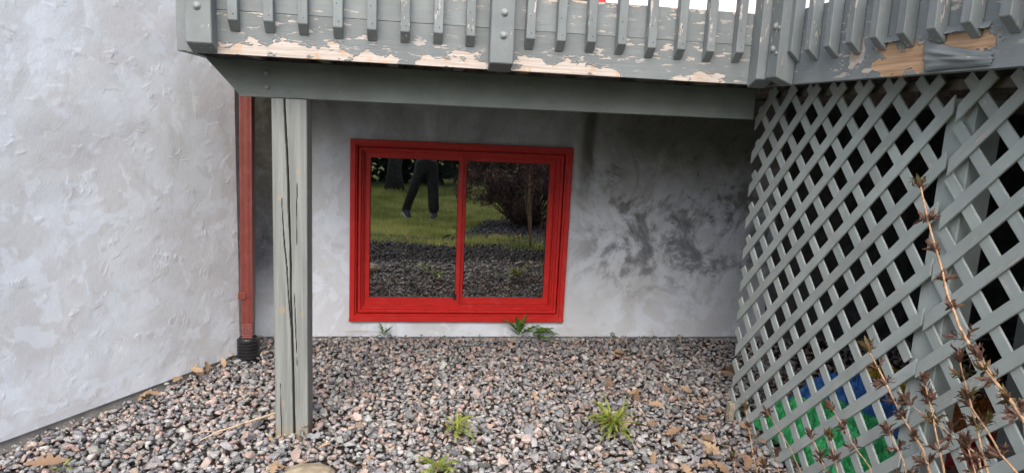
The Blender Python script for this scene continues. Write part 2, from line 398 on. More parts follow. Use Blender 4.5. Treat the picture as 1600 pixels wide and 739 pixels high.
def coat(name, parent, H, cell, place, mat, hole=None):
    nzz, nx = H.shape; jj, ii = np.meshgrid(np.arange(nx)*cell, np.arange(nzz)*cell); V = place(jj.ravel(), ii.ravel(), H.ravel())
    idx = np.arange(nzz*nx).reshape(nzz, nx); F = np.stack([idx[:-1, :-1], idx[:-1, 1:], idx[1:, 1:], idx[1:, :-1]], -1).reshape(-1, 4)
    if hole is not None: F = F[~hole((jj[:-1, :-1]+cell/2).ravel(), (ii[:-1, :-1]+cell/2).ravel())]
    bl = np.concatenate([idx[0, :], idx[1:, -1], idx[-1, -2::-1], idx[-2:0:-1, 0]]); o_ = len(V)
    B = place(jj.ravel()[bl], ii.ravel()[bl], np.full(len(bl), -.014)); L = len(bl); k = np.arange(L); q = (k+1) % L
    F = np.concatenate([F, np.stack([bl, o_+k, o_+q, bl[q]], 1)]); V = np.concatenate([V, B])
    o = big(name, V, F, mat, parent, origin=tuple(ORI[parent])); o.data.polygons.foreach_set('use_smooth', np.ones(len(F), bool)); return o
CB = .0042
wb_ = wall_back()
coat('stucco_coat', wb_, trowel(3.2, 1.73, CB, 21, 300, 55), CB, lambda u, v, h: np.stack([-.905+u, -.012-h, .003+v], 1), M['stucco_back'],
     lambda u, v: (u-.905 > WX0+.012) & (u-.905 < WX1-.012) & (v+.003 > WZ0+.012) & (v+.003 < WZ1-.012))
M['deck_shade'] = simple('under_deck_shade', (.10, .10, .105), .9, .3, 12, .004)
box('shade_panel', (2.30, -.024, .0), (4.70, -.0005, 1.735), M['deck_shade'], house)  # dark panel added over the wall to deepen the shade under the deck
box('foundation', (-1.02, .012, -.4), (5.2, .2, .0035), M['concrete'], house)
box('upper_wall', (1.081, -.004, 1.741), (5.2, .2, 4.6), M['siding'], house)
box('upper_wall', (-1.02, -.004, 1.741), (-.70, .2, 4.6), M['siding'], house)
box('upper_wall', (-.70, -.004, 3.92), (1.081, .2, 4.6), M['siding'], house)
# slanting left wall with its short return beside the downspout
L1 = LW0+LWD*4.5
def wall_left():
    bm = bmesh.new()
    n_ = -LWN*.25
    poly = [(LW0.x, -.004), (LW0.x, LW0.y), (L1.x, L1.y), (L1.x+n_.x, L1.y+n_.y), (LW0.x-.35, -.004)]
    add_prism(bm, poly, lambda u, v, s: (u, v, 5.0 if s else .004))
    bmesh.ops.recalc_face_normals(bm, faces=bm.faces)
    bmesh.ops.bevel(bm, geom=[e for e in bm.edges if all(abs(v.co.x-LW0.x) < 1e-4 and abs(v.co.y-LW0.y) < 1e-4 for v in e.verts)], offset=.012, segments=3, affect='EDGES')
    return bmobj('wall', bm, M['stucco'], house)
wl_ = wall_left()
def on_left(u, v, h): return np.stack([LW0.x+LWD.x*u+LWN.x*(h+.012), LW0.y+LWD.y*u+LWN.y*(h+.012), .002+v], 1)
coat('stucco_coat', wl_, trowel(2.3, 2.5, CB, 5, 520, 150)[:, ::-1], CB, lambda u, v, h: on_left(2.3-u, v, h), M['stucco'])
ins = -LWN*.004
prism('foundation', [(LW0.x-.016, -.02), (LW0.x-.016, LW0.y+ins.y+.002), (L1.x+ins.x, L1.y+ins.y), (L1.x+ins.x*12, L1.y+ins.y*12), (LW0.x-.3, -.02)],
      lambda u, v, s: (u, v, .003 if s else -.4), M['concrete'], house)
# dark room behind the window
def room():
    bm = bmesh.new(); add_box(bm, (-.9, .21, -.6), (2.2, 2.6, 1.6)); 
    for f in list(bm.faces):
        if f.calc_center_median().y < .22: bm.faces.remove(f)
    bmobj('room', bm, M['dark_room'], house)
room()

# window: casing, frame, two sashes, panes
win = empty('window', (.297, 0, .105)); win.parent = house; win.location = Vector((.297, 0, .105))-ORI[house]
win['label'] = 'red framed horizontal sliding window with dark reflecting panes'
def ring(name, x0, x1, z0, z1, w, ya, yb, mat, parent, bevel=.0025):
    """rectangular frame of width w (l, r, b, t)"""
    l, r_, b, t = w if hasattr(w, '__len__') else (w,)*4
    bm = bmesh.new()
    O = [(x0, z0), (x1, z0), (x1, z1), (x0, z1)]; I = [(x0+l, z0+b), (x1-r_, z0+b), (x1-r_, z1-t), (x0+l, z1-t)]
    vs = {}
    for k, ring_ in (('o', O), ('i', I)):
        for s, y in ((0, ya), (1, yb)):
            for j, (x, z) in enumerate(ring_): vs[k, s, j] = bm.verts.new((x, y, z))
    for j in range(4):
        n_ = (j+1) % 4
        bm.faces.new((vs['o', 0, j], vs['o', 0, n_], vs['i', 0, n_], vs['i', 0, j]))
        bm.faces.new((vs['o', 1, j], vs['i', 1, j], vs['i', 1, n_], vs['o', 1, n_]))
        bm.faces.new((vs['o', 0, j], vs['o', 1, j], vs['o', 1, n_], vs['o', 0, n_]))
        bm.faces.new((vs['i', 0, j], vs['i', 0, n_], vs['i', 1, n_], vs['i', 1, j]))
    bmesh.ops.recalc_face_normals(bm, faces=bm.faces)
    if bevel: bev(bm, bevel)
    return bmobj(name, bm, mat, parent)
ring('casing', WX0, WX1, WZ0, WZ1, (.030, .030, .034, .030), -.040, .05, M['red'], win)
ring('brickmould', WX0+.029, WX1-.029, WZ0+.033, WZ1-.029, (.011, .011, .011, .011), -.026, .05, M['red'], win, .003)
ring('frame', WX0+.047, WX1-.047, WZ0+.050, WZ1-.047, (.014, .016, .018, .013), -.016, .07, M['red'], win, .002)
ring('frame', WX0+.0605, WX1-.0625, WZ0+.0675, WZ1-.0595, (.012, .014, .014, .010), .002, .07, M['red'], win, .002)
ring('groove', WX0+.038, WX1-.038, WZ0+.042, WZ1-.038, .011, .012, .07, M['red'], win, 0)
ring('track', WX0+.072, WX1-.076, WZ0+.081, WZ1-.069, (.008, .008, .010, .010), .016, .075, M['red'], win, .0015)
def sash(x0, x1, z0, z1, w, y, gname):
    s = ring('sash', x0, x1, z0, z1, w, y, y+.024, M['red'], win, .002)
    l, r_, b, t = w
    box('pane', (x0+l-.004, y+.011, z0+b-.004), (x1-r_+.004, y+.014, z1-t+.004), M['glass'], s)
    ring('glazing_bead', x0+l-.001, x1-r_+.001, z0+b-.001, z1-t+.001, .004, y+.006, y+.0105, M['black_plastic'], s, 0)
sash(-.2735, .300, .192, 1.1045, (.033, .026, .044, .030), .030, 'left')
sash(.280, .862, .190, 1.1045, (.042, .034, .042, .032), .060, 'right')
box('latch', (.266, .0275, .225), (.284, .030, .262), M['black_plastic'], win)
box('sill', (WX0-.004, -.034, WZ0-.0005), (WX1+.004, .03, WZ0+.016), M['red'], win, .003)
# upstairs door, its foot hidden by the deck
dr = empty('patio_door', (.2, 0, 1.80)); dr.parent = house; dr.location = Vector((.2, 0, 1.8))-ORI[house]
ring('frame', -.69, 1.082, 1.775, 3.91, .045, -.03, .08, M['red'], dr)
box('stile', (.16, -.01, 1.819), (.30, .05, 3.866), M['red'], dr, .003)
box('pane', (-.646, .02, 1.815), (.159, .026, 3.866), M['glass'], dr); box('pane', (.301, .02, 1.815), (1.038, .026, 3.866), M['glass'], dr)
box('interior', (-.68, .19, 1.80), (1.08, .205, 3.9), M['dark_room'], dr)

# ------------------------------------------------------------------ downspout
ds = empty('downspout', (-.838, -.335, 0), 'red metal downspout in the corner left of the deck post', 'downspout')
def spout():
    cx, cy = -.838, -.338; hw, hd = .030, .038; prof = []
    # fluted rectangular section
    for sx, sy, n_ in ((1, 0, 0), ): pass
    def side(a, b, n_):
        a = Vector(a); b = Vector(b); d = (b-a); nn = Vector((d.y, -d.x)).normalized(); out = []
        for i in range(n_):
            t = i/n_; out.append(a+d*t+nn*(.0012*math.sin(t*math.pi*4) if .05 < t < .95 else 0))
        return out
    P = side((-hw, -hd), (hw, -hd), 14)+side((hw, -hd), (hw, hd), 14)+side((hw, hd), (-hw, hd), 8)+side((-hw, hd), (-hw, -hd), 8)
    zs = [1.90, 1.366, 1.0, .6, .34, .335, .20]; n_ = len(P)
    zs += [.195-.006*i for i in range(14)]
    V = []; F = []
    for k, z in enumerate(zs):
        s = 1.0
        if k >= 5: s = .955
        if k > 6: s = .955-.05*(k % 2)-.004*(k-6)
        lean = -.012*(1.366-z)
        for p in P: V.append((cx+p.x*s+lean, cy+p.y*s, z))
    for k in range(len(zs)-1):
        for j in range(n_): q = (j+1) % n_; F.append((k*n_+j, k*n_+q, (k+1)*n_+q, (k+1)*n_+j))
    obj('pipe', V, F, M['red_pipe'], ds)
    bm = bmesh.new(); add_box(bm, (cx-.054, cy-.0425, .330), (cx-.014, cy-.038, .365)); bev(bm, .0015); bmobj('strap', bm, M['red_pipe'], ds)
    # ribbed black adapter
    V = []; F = []; prof = [(.046, .150)]
    for i in range(9):
        z = .142-.018*i; prof += [(.050, z), (.057, z-.004), (.057, z-.010), (.050, z-.014)]
    sd_ = 26
    for r_, z in prof:
        for j in range(sd_): t = 6.28318*j/sd_; V.append((cx-.014+r_*math.cos(t), cy-.012+r_*1.02*math.sin(t), z-.035))
    for k in range(len(prof)-1):
        for j in range(sd_): q = (j+1) % sd_; F.append((k*sd_+j, k*sd_+q, (k+1)*sd_+q, (k+1)*sd_+j))
    F.append(tuple(range(sd_)))
    obj('adapter', V, F, M['black_plastic'], ds)['label'] = 'black ribbed plastic drain adapter'
spout()

# ------------------------------------------------------------------ deck
FY = -1.45; FX = 1.385                      # outer faces of the two rim boards
deck = empty('deck', (-.47, -1.2, 0), 'raised grey-painted timber deck with peeling paint on its rim boards', 'deck')
def peel_board(name, ax, a0, a1, z0, z1, face, th, patches, step_=.0035, back=None, mat='peel_x', warp=.0):
    """board whose outer face looks towards -Y (ax 0, runs along X) or -X (ax 1, runs along Y)"""
    n_ = int((a1-a0)/step_)+1; m_ = max(4, int((z1-z0)/step_)+1)
    A = np.linspace(a0, a1, n_); Z = np.linspace(z0, z1, m_)
    V = []; peel = []; bare = []
    for z in Z:
        for a in A:
            v = -.9; b = 0.
            nn = 1.0*fbm(a*26, z*52, face, 6)+.45*nz(a*75, z*230, 3)+.45*nz(a*9, z*34, 6)
            for (ca, cz, ra, rz, wd) in patches:
                q = 1-((a-ca)/ra)**2-((z-cz)/rz)**2
                if q > v: v = q; b = wd
            v = max(v, -.9); pv = .5+.55*(v+nn) if v > -.85 else 0.
            pv = min(1, max(0, pv)); d = .0011*min(1, max(0, (pv-.45)/.1))
            curl = .0016*max(0, 1-abs(pv-.40)/.10)*(.5+.5*nz(a*30, z*30, 8))
            d = d-curl+.0012*fbm(a*3, z*12, 5)*0+warp*nz(a*2.2, z*2, 1)
            V.append((a, face+d, z) if ax == 0 else (face+d, a, z)); peel.append(pv); bare.append(b)
    F = [(i*m0+j, i*m0+j+1, (i+1)*m0+j+1, (i+1)*m0+j) for m0 in (n_,) for i in range(m_-1) for j in range(n_-1)]
    if ax == 1: F = [q[::-1] for q in F]
    # body of the board: border of the face carried back
    bl = [j for j in range(n_)]+[i*n_+n_-1 for i in range(1, m_)]+[(m_-1)*n_+j for j in range(n_-2, -1, -1)]+[i*n_ for i in range(m_-2, 0, -1)]
    o_ = len(V)
    for i in bl:
        x, y, z = V[i]; V.append((x, face+th, z) if ax == 0 else (face+th, y, z)); peel.append(peel[i]); bare.append(bare[i])
    L = len(bl)
    for k in range(L):
        q = (bl[k], o_+k, o_+(k+1) % L, bl[(k+1) % L]); F.append(q if ax == 0 else q[::-1])
    F.append(tuple(range(o_+L-1, o_-1, -1)) if ax == 0 else tuple(range(o_, o_+L)))
    o = obj(name, V, F, M[mat], deck)
    for nm, arr in (('peel', peel), ('bare', bare)):
        at = o.data.attributes.new(nm, 'FLOAT', 'POINT'); at.data.foreach_set('value', np.array(arr, np.float32))
    return o
px2x = lambda p: float(np.interp(p, [272, 290, 365, 633, 876, 1154, 1180], [-.82, -.78, -.623, -.037, .533, 1.237, 1.303]))
PZ = 1.507
pat = []
for (pa, pb, h_, wd) in [(335, 372, .035, .3), (366, 414, .055, .0), (420, 478, .058, 0), (484, 545, .062, 0), (540, 622, .034, .3), (655, 700, .040, .2), (695, 758, .062, 0),
                         (803, 866, .058, .2), (818, 842, .05, 1), (866, 935, .058, 0), (930, 968, .035, 0), (1046, 1082, .02, .2), (1076, 1132, .038, .35)]:
    a, b = px2x(pa), px2x(pb); pat.append(((a+b)/2, PZ+.002, (b-a)/2*1.05, h_*.92, wd))
peel_board('rim_board', 0, -.778, FX+.01, PZ, 1.6525, FY, .038, pat)
peel_board('rim_board', 0, -.778, FX+.01, 1.6545, 1.772, FY+.002, .038,
           [(px2x(p), 1.772, w_, .010, 0) for p, w_ in [(860, .05), (915, .06), (985, .03), (1060, .04), (1150, .03)]])
# side rim, coming towards the camera
sp = [(-2.155, 1.555, .115, .050, 1), (-2.10, 1.585, .04, .03, 1), (-2.225, 1.56, .06, .045, 1), (-2.37, 1.585, .125, .026, 1), (-2.45, 1.575, .04, .03, 1), (-1.945, 1.575, .025, .03, .2), (-2.02, 1.53, .02, .01, .2), (-1.98, 1.60, .015, .05, .2)]
peel_board('rim_board', 1, -2.95, FY-.002, PZ, 1.772, FX, .038, sp, .0042, mat='peel_y')
# strip of end board at the left corner
box('end_board', (-.815, FY+.012, PZ+.002), (-.779, FY+.30, 1.772), M['chip_z'], deck, .002)
box('end_board', (-.815, FY+.301, PZ+.002), (-.779, -.12, 1.772), M['chip_y'], deck, .002)
# film of paint that has let go of the side rim
def film():
    V = []; n_, m_ = 46, 16
    for i in range(m_):
        for j in range(n_):
            u = j/(n_-1); v = i/(m_-1)
            y = -2.255-.235*u-.02*v*(1-u); top = 1.600-.056*u**.75; bot = 1.511+.004*u+.006*math.sin(5*u)*u*(1-u)
            z = top+(bot-top)*v
            fold = .010*math.sin(7*v+4.5*u+1)*(1-.5*u)+.006*math.sin(17*v-3*u)+.004*nz(u*6, v*5)
            e_ = math.sin(math.pi*min(1, .12+.88*u))**.6; x = FX-.0022-.008*math.sin(math.pi*(.08+.92*v)*.98)*e_-abs(fold)*.55*math.sin(math.pi*v)*e_
            V.append((x, y+.012*nz(v*5, 2), z))
    F = [(i*n_+j, i*n_+j+1, (i+1)*n_+j+1, (i+1)*n_+j) for i in range(m_-1) for j in range(n_-1)]
    o = obj('loose_paint', V, F, M['paint_y'], deck, True); o['label'] = 'sagging sheet of loose grey paint'
    md = o.modifiers.new('thick', 'SOLIDIFY'); md.thickness = .0012
film()
def film2(y0, y1, z, amp, lift, side):
    V = []; n_, m_ = 24, 7
    for i in range(m_):
        for j in range(n_):
            u = j/(n_-1); v = i/(m_-1); a = y0+(y1-y0)*u
            zz = z+.016*(1-v)+.004*nz(a*60, 1)*v; d = .002+lift*v*v*(.4+.6*abs(math.sin(3.1*u*amp)))
            V.append((FX-d, a, zz) if side else (a, FY-d, zz))
    F = [(i*n_+j, i*n_+j+1, (i+1)*n_+j+1, (i+1)*n_+j) for i in range(m_-1) for j in range(n_-1)]
    o = obj('loose_paint', V, F, M['paint_y' if side else 'paint_x'], deck, True)
    o.modifiers.new('thick', 'SOLIDIFY').thickness = .001
film2(-2.27, -2.47, 1.604, 3, .014, True); film2(-2.06, -2.16, 1.604, 2, .010, True)

# balusters, mitred at the foot
def baluster_mesh(d):
    bm = bmesh.new(); w, t = .0165, .038
    poly = [(0, 0), (0, .95), (-t, .95), (-t, .036)]
    add_prism(bm, poly, lambda u, v, s: (-w if s else w, u, v))
    bmesh.ops.recalc_face_normals(bm, faces=bm.faces); bev(bm, .0018)
    bmesh.ops.recalc_face_normals(bm, faces=bm.faces)
    me = bpy.data.meshes.new('baluster'); bm.to_mesh(me); bm.free(); me.materials.append(M['chip_z']); return me
BM = baluster_mesh(0)
def nails(parent, pts, nrm):
    for p in pts:
        bm = bmesh.new(); bmesh.ops.create_cone(bm, cap_ends=True, segments=6, radius1=.0022, radius2=.0022, depth=.0012)
        q = Vector(nrm).to_track_quat('Z', 'Y').to_matrix().to_4x4(); bmesh.ops.transform(bm, matrix=Matrix.Translation(p) @ q, verts=bm.verts)
        bmobj('nail', bm, M['nail'], parent)
fx_ = [-.617, -.500, -.386, -.268, -.152, -.036, .080, .196, .413, .528, .642, .757, .873, .988, 1.104, 1.222]
for i, x in enumerate(fx_):
    zb = 1.584+random.uniform(-.004, .004)
    o = link('baluster', BM, (x, FY-.0015, zb), deck); o.rotation_euler = (0, R(random.uniform(-.5, .5)), 0)
    nails(o, [(x+.003, FY-.0398, zb+.055), (x-.004, FY-.0398, zb+.115)], (0, -1, 0))
BN = baluster_mesh(0)
for i in range(12):
    y = -1.618-.1158*i
    o = link('baluster', BN, (FX-.0015, y, 1.583+random.uniform(-.003, .003)), deck); o.rotation_euler = (0, 0, R(-90))
    nails(o, [(FX-.0398, y+.003, 1.645), (FX-.0398, y-.003, 1.70)], (-1, 0, 0))
# rail posts with bolts
def rail_post(x0, x1, front, z, side=False, mat='chip_z', cut=.026, dep=.07):
    if not side:
        poly = [(FY-.0015, z), (FY-.0015, 2.7), (front, 2.7), (front, z+cut), (front+.004, z+cut-.004)] if False else [(FY-.0015, z), (FY-.0015, 2.7), (front, 2.7), (front, z+cut)]
        return prism('rail_post', poly, lambda u, v, s: (x1 if s else x0, u, v), M[mat], deck, .003)
    poly = [(FX-.0015, z), (FX-.0015, 2.7), (front, 2.7), (front, z+cut)]
    return prism('rail_post', poly, lambda u, v, s: (u, x1 if s else x0, v), M[mat], deck, .003)
def bolt(parent, p, nrm, r_=.0105):
    bm = bmesh.new(); bmesh.ops.create_uvsphere(bm, u_segments=10, v_segments=6, radius=r_)
    bmesh.ops.scale(bm, vec=(1, 1, .62), verts=bm.verts)
    bmesh.ops.create_cone(bm, cap_ends=True, segments=12, radius1=r_*1.3, radius2=r_*1.25, depth=.003)
    q = Vector(nrm).to_track_quat('Z', 'Y').to_matrix().to_4x4(); bmesh.ops.transform(bm, matrix=Matrix.Translation(p) @ q, verts=bm.verts)
    bmobj('bolt', bm, M['bolt'], parent, True)
p1 = rail_post(-.761, -.677, FY-.07, 1.507); bolt(p1, (-.722, FY-.071, 1.652), (0, -1, 0)); bolt(p1, (-.70, FY-.071, 1.74), (0, -1, 0))
p2 = rail_post(.265, .349, FY-.07, 1.499, mat='paint_z'); bolt(p2, (.310, FY-.071, 1.622), (0, -1, 0)); bolt(p2, (.311, FY-.071, 1.70), (0, -1, 0))
p3 = rail_post(1.283, 1.354, FY-.07, 1.494, cut=.03)
p4 = rail_post(-1.608, -1.532, FX-.072, 1.500, side=True, cut=.028)
bolt(p4, (FX-.073, -1.562, 1.632), (-1, 0, 0), .011); bolt(p4, (FX-.073, -1.566, 1.712), (-1, 0, 0), .011)
bolt(p4, (FX-.073, -1.592, 1.615), (-1, 0, 0), .006); bolt(p4, (FX-.073, -1.594, 1.705), (-1, 0, 0), .006)
# beam under the joists, sawn at a slant on its left end
bmy = -1.22
prism('beam', [(-.785, 1.506), (-.676, 1.388), (-.661, 1.368), (1.445, 1.3775), (1.445, 1.506)], lambda u, v, s: (u, bmy+.038 if s else bmy, v), M['beam'], deck, .002)
prism('beam', [(-.640, 1.506), (-.640, 1.372), (1.445, 1.379), (1.445, 1.506)], lambda u, v, s: (u, bmy+.176 if s else bmy+.138, v), M['beam'], deck, .002)
b_ = deck
bm_ = [(-.560, 1.408), (-.560, 1.46)]
for x, z in bm_:
    bolt(deck, (x, bmy-.001, z), (0, -1, 0), .008)
# joists and boards
for i in range(9):
    x = -.60+i*.25
    box('joist', (x, FY+.04, 1.508), (x+.038, -.04, 1.732), M['deck_wood'], deck)
for i in range(12):
    x = 1.62+i*.26
    box('joist', (x, -2.93, 1.508), (x+.038, -.04, 1.732), M['deck_wood'], deck)
for i in range(20):
    y = -.13-i*.1455
    x0 = -.755 if y > FY else FX+.062
    box('deck_board', (x0-.02, y, 1.733), (4.8, y+.139, 1.766), M['deck_wood'], deck)
box('ledger', (-.77, -.042, 1.51), (4.7, -.006, 1.74), M['deck_wood'], deck)
# unseen boards added on the deck's far sides to keep the space below dark
for i in range(21):
    y = -2.93+i*.139
    box('light_blocker', (4.74, y, -.15), (4.765, y+.1375, 1.78), M['deck_wood'], deck)
for i in range(24):
    x = 1.45+i*.1385
    box('light_blocker', (x, -2.99, -.2), (x+.137, -2.965, 1.78), M['deck_wood'], deck)
# square support post with long drying cracks
def post():
    x0, x1, y0, y1, zb, zt = -.5375, -.4065, -1.266, -1.130, -.12, 1.366
    n_, m_ = 60, 330; V = []; col = []
    cr = [  # path of a crack: (z, offset across 0..1, width)
        [(1.366, .37, .0030), (1.25, .40, .0034), (1.10, .45, .0034), (.95, .47, .004), (.80, .50, .0026), (.72, .51, .0038), (.60, .50, .0028), (.45, .53, .0040), (.30, .55, .0040), (.15, .565, .0042), (-.02, .58, .0052), (-.12, .58, .005)],
        [(.985, .27, .0006), (.90, .29, .0010), (.80, .33, .0018), (.70, .40, .0016), (.60, .43, .0014), (.52, .47, .0012), (.46, .50, .001)],
        [(.22, .17, .0003), (.10, .18, .0011), (-.05, .19, .0014)], [(.62, .60, .0003), (.5, .63, .0012), (.3, .68, .0004)], [(1.06, .72, .0004), (.95, .70, .001), (.8, .70, .0005)]]
    zs = np.linspace(zb, zt, m_)
    us = np.linspace(0, 1, n_)
    for z in zs:
        cs = []
        for c_ in cr:
            zz = [q[0] for q in c_][::-1]
            if zz[0] <= z <= zz[-1]:
                cs.append((np.interp(z, zz, [q[1] for q in c_][::-1])+.006*nz(z*14, len(cs)), np.interp(z, zz, [q[2] for q in c_][::-1])))
        for u in us:
            e = min(u, 1-u)*(x1-x0); rd = .004*max(0, 1-e/.004)**2
            d = .0009*fbm(u*11, z*1.4, 2)+.0006*nz(u*45, z*2.5)
            dk = 0.
            for cu, cw in cs:
                dd = abs(u-cu)*(x1-x0)
                f = max(0, 1-dd/(cw*1.15+.0004)); d += .022*min(1, f*1.6)*min(1, cw/.0015); dk = max(dk, f)
            V.append((x0+u*(x1-x0), y0+d+rd, z)); col.append(dk)
    F = [(i*n_+j, i*n_+j+1, (i+1)*n_+j+1, (i+1)*n_+j) for i in range(m_-1) for j in range(n_-1)]
    o_ = len(V)
    # other three sides
    pr = [(x1-.001, y0+.006), (x1, y0+.009), (x1, y1), (x0, y1), (x0, y0+.009), (x0+.001, y0+.006)]
    for z in (zb, zt):
        for p in pr: V.append((p[0], p[1], z)); col.append(0)
    L = len(pr)
    for k in range(L-1): F.append((o_+k, o_+k+1, o_+L+k+1, o_+L+k))
    o = obj('support_post', V, F, post_mat(), deck)
    a = o.data.attributes.new('crack', 'FLOAT', 'POINT'); a.data.foreach_set('value', np.array(col, np.float32))
    o['label'] = 'square grey timber post split by long drying cracks'
    return o
def post_mat():
    k = NT('post_paint'); o = k.obj(); p = k.pos(); x, y, z = k.xyz(p)
    g1 = k.noise(k.map(o, (26, 26, 1.1)), 1.6, 4, .6, .4); g2 = k.noise(k.map(o, (170, 170, 5)), 1, 3, .6)
    base = (.235, .249, .239)
    c = k.mix(k.step(g1, .35, .7), tuple(v*1.12 for v in base), tuple(v*.80 for v in base))
    c = k.mix(k.math('MULTIPLY', k.step(g2, .62, .74), .4), c, (.16, .17, .16))
    for (kx, kz, r_) in [(-.440, 1.09, .013), (-.510, .985, .011), (-.505, .535, .016), (-.428, .515, .010), (-.508, .135, .013), (-.43, .125, .008), (-.44, -.01, .016)]:
        d = k.n('VectorMath', {0: k.n('VectorMath', {0: p, 1: (kx, -1.262, kz)}, operation='SUBTRACT'), 1: (1, .3, .72)}, operation='MULTIPLY')
        L = k.n('VectorMath', {0: d}, out=1, operation='LENGTH')
        nn = k.math('ADD', L, k.math('MULTIPLY', k.math('SUBTRACT', k.noise(p, 110, 3, .7), .5), .022))
        rings = k.math('FRACT', k.math('MULTIPLY', L, 320.0))
        c = k.mix(k.math('MULTIPLY', k.math('SUBTRACT', 1.0, k.step(nn, r_*.35, r_)), .6), c, k.mix(rings, (.42, .32, .20), (.30, .22, .13)))
    foot = k.math('MULTIPLY', k.math('SUBTRACT', 1.0, k.step(k.math('ADD', z, k.math('MULTIPLY', g1, .12)), .04, .12)), .75)
    c = k.mix(foot, c, (.30, .24, .15))
    c = k.mix(k.step(k.attr('crack'), .15, .6), c, (.055, .05, .042))
    return k.done(c, .66, k.bump(k.math('ADD', g1, k.math('MULTIPLY', g2, .5)), .0025, .9), .3)
post()

# ------------------------------------------------------------------ lattice
LX = 1.52
lat = empty('lattice_screen', (LX, -2.2, 0), 'grey diagonal lattice screen closing the space under the deck', 'lattice')
SW, ST = .0185, .0075                       # half width, thickness
def slat(y0, z0, y1, z1, x, mat='slat', cut0=0., cut1=0.):
    """slat from (y0,z0) to (y1,z1) in the plane X = x, ends cut along the vertical when cut = 1"""
    a = Vector((0, y0, z0)); b = Vector((0, y1, z1)); d = (b-a); Ln = d.length; d.normalize(); nrm = Vector((0, -d.z, d.y))
    bm = bmesh.new()
    # local frame: X along the slat, Y across, Z = outwards
    def end(s, cut): return (-SW*cut*s, SW*cut*s)
    sg = 1 if d.z*d.y > 0 else -1
    e0 = SW*cut0*sg; e1 = SW*cut1*sg; h = Ln/2
    poly = [(-h+e0, -SW), (h+e1, -SW), (h-e1, SW), (-h-e0, SW)]
    add_prism(bm, poly, lambda u, v, s: (u, v, ST if s else 0))
    bmesh.ops.recalc_face_normals(bm, faces=bm.faces); bev(bm, .0012); bmesh.ops.recalc_face_normals(bm, faces=bm.faces)
    me = bpy.data.meshes.new('slat'); bm.to_mesh(me); bm.free(); me.materials.append(M[mat])
    o = link('slat', me, (a+b)/2+Vector((x, 0, 0)), lat)
    zax = Vector((-1, 0, 0)); yax = zax.cross(d)
    o.rotation_euler = (Matrix.Rotation(R(random.gauss(0, .35)), 3, 'X') @ Matrix((d, yax, zax)).transposed()).to_euler()
    return o
ZT, ZB = 1.512, -.10
def front(c, ya, yb, j=0.):
    """front slat: y + z = c along its centre, between ya (near wall) and yb (towards camera); rises towards the camera"""
    # z = c - y : towards the camera y falls, z rises
    y_top = max(yb, c-ZT); y_bot = min(ya, c-ZB)
    if y_bot-y_top < .05: return
    cb = 1. if abs(y_bot-ya) < 1e-6 else 0.; ct = 1. if abs(y_top-yb) < 1e-6 else 0.
    slat(y_bot, c-y_bot, y_top, c-y_top, LX+random.uniform(-.001, .001), cut0=cb, cut1=ct)
def back(k_, ya, yb, mat='slat'):
    """back slat: z - y = k"""
    y_bot = max(yb, ZB-k_); y_top = min(ya, ZT-k_)
    if y_top-y_bot < .05: return
    slat(y_top, k_+y_top, y_bot, k_+y_bot, LX+.0095+random.uniform(-.0005, .001), mat)
cw = SW*math.sqrt(2)
SEAM = -2.25
for k_ in range(-3, 16): front(.075+cw-.1535*k_+random.uniform(-.004, .004), -1.105-.05*min(1, max(0, k_/8)), SEAM+.004)
for k_ in range(0, 22): front(-.875+cw+.1535*4-.1535*k_+random.uniform(-.004, .004), SEAM-.004, -2.95)
for k_ in range(-8, 18): back(1.945+cw+.1465*k_+random.uniform(-.006, .006), -1.12, SEAM+.05)
for k_ in range(0, 24): back(1.99+cw+.1465*k_+random.uniform(-.006, .006), SEAM-.0, -2.95)
box('nailing_strip', (LX+.03, -2.94, 1.475), (LX+.068, -1.14, 1.506), M['deck_wood'], lat, .002)
box('post', (LX+.0185, SEAM-.045, -.15), (LX+.107, SEAM+.06, 1.449), M['post_slat'], lat, .003)
box('post', (LX+.30, SEAM-.10, -.15), (LX+.39, SEAM-.01, 1.506), M['paint_z'], lat, .003)
box('post', (LX+.021, -2.93, -.15), (LX+.11, -2.84, 1.419), M['paint_z'], lat, .003)
box('stake', (LX-.03, -1.205, -.12), (LX-.005, -1.165, .075), M['old_wood'], lat, .003)

# ------------------------------------------------------------------ gravel
bed = empty('gravel_bed', (0, -1.2, 0)); bed['kind'] = 'structure'
def stone_proto(n_):
    bm = bmesh.new()
    for i in range(n_):
        v = Vector((random.gauss(0, 1), random.gauss(0, 1), random.gauss(0, 1))).normalized()
        v *= random.uniform(.82, 1.08); bm.verts.new((v.x, v.y*random.uniform(.68, .8), v.z*random.uniform(.48, .6)))
    r_ = bmesh.ops.convex_hull(bm, input=bm.verts)
    bmesh.ops.delete(bm, geom=[v for v in bm.verts if not v.link_faces], context='VERTS')
    bmesh.ops.triangulate(bm, faces=bm.faces); bmesh.ops.recalc_face_normals(bm, faces=bm.faces); bm.verts.index_update()
    V = np.array([v.co[:] for v in bm.verts]); T = np.array([[v.index for v in f.verts] for f in bm.faces]); bm.free(); return V, T
PROT = [stone_proto(random.choice((9, 10, 12, 14))) for _ in range(28)]
PAL = np.array([(.34, .34, .345), (.40, .39, .385), (.25, .255, .27), (.185, .195, .21), (.10, .105, .115), (.065, .067, .072), (.46, .34, .29), (.42, .29, .24), (.36, .235, .19), (.53, .47, .42), (.30, .215, .17), (.50, .49, .48), (.29, .28, .27), (.55, .43, .36)])
PW = np.array([13, 9, 14, 13, 11, 6, 8, 9, 6, 6, 5, 6, 7, 3], float); PW /= PW.sum()
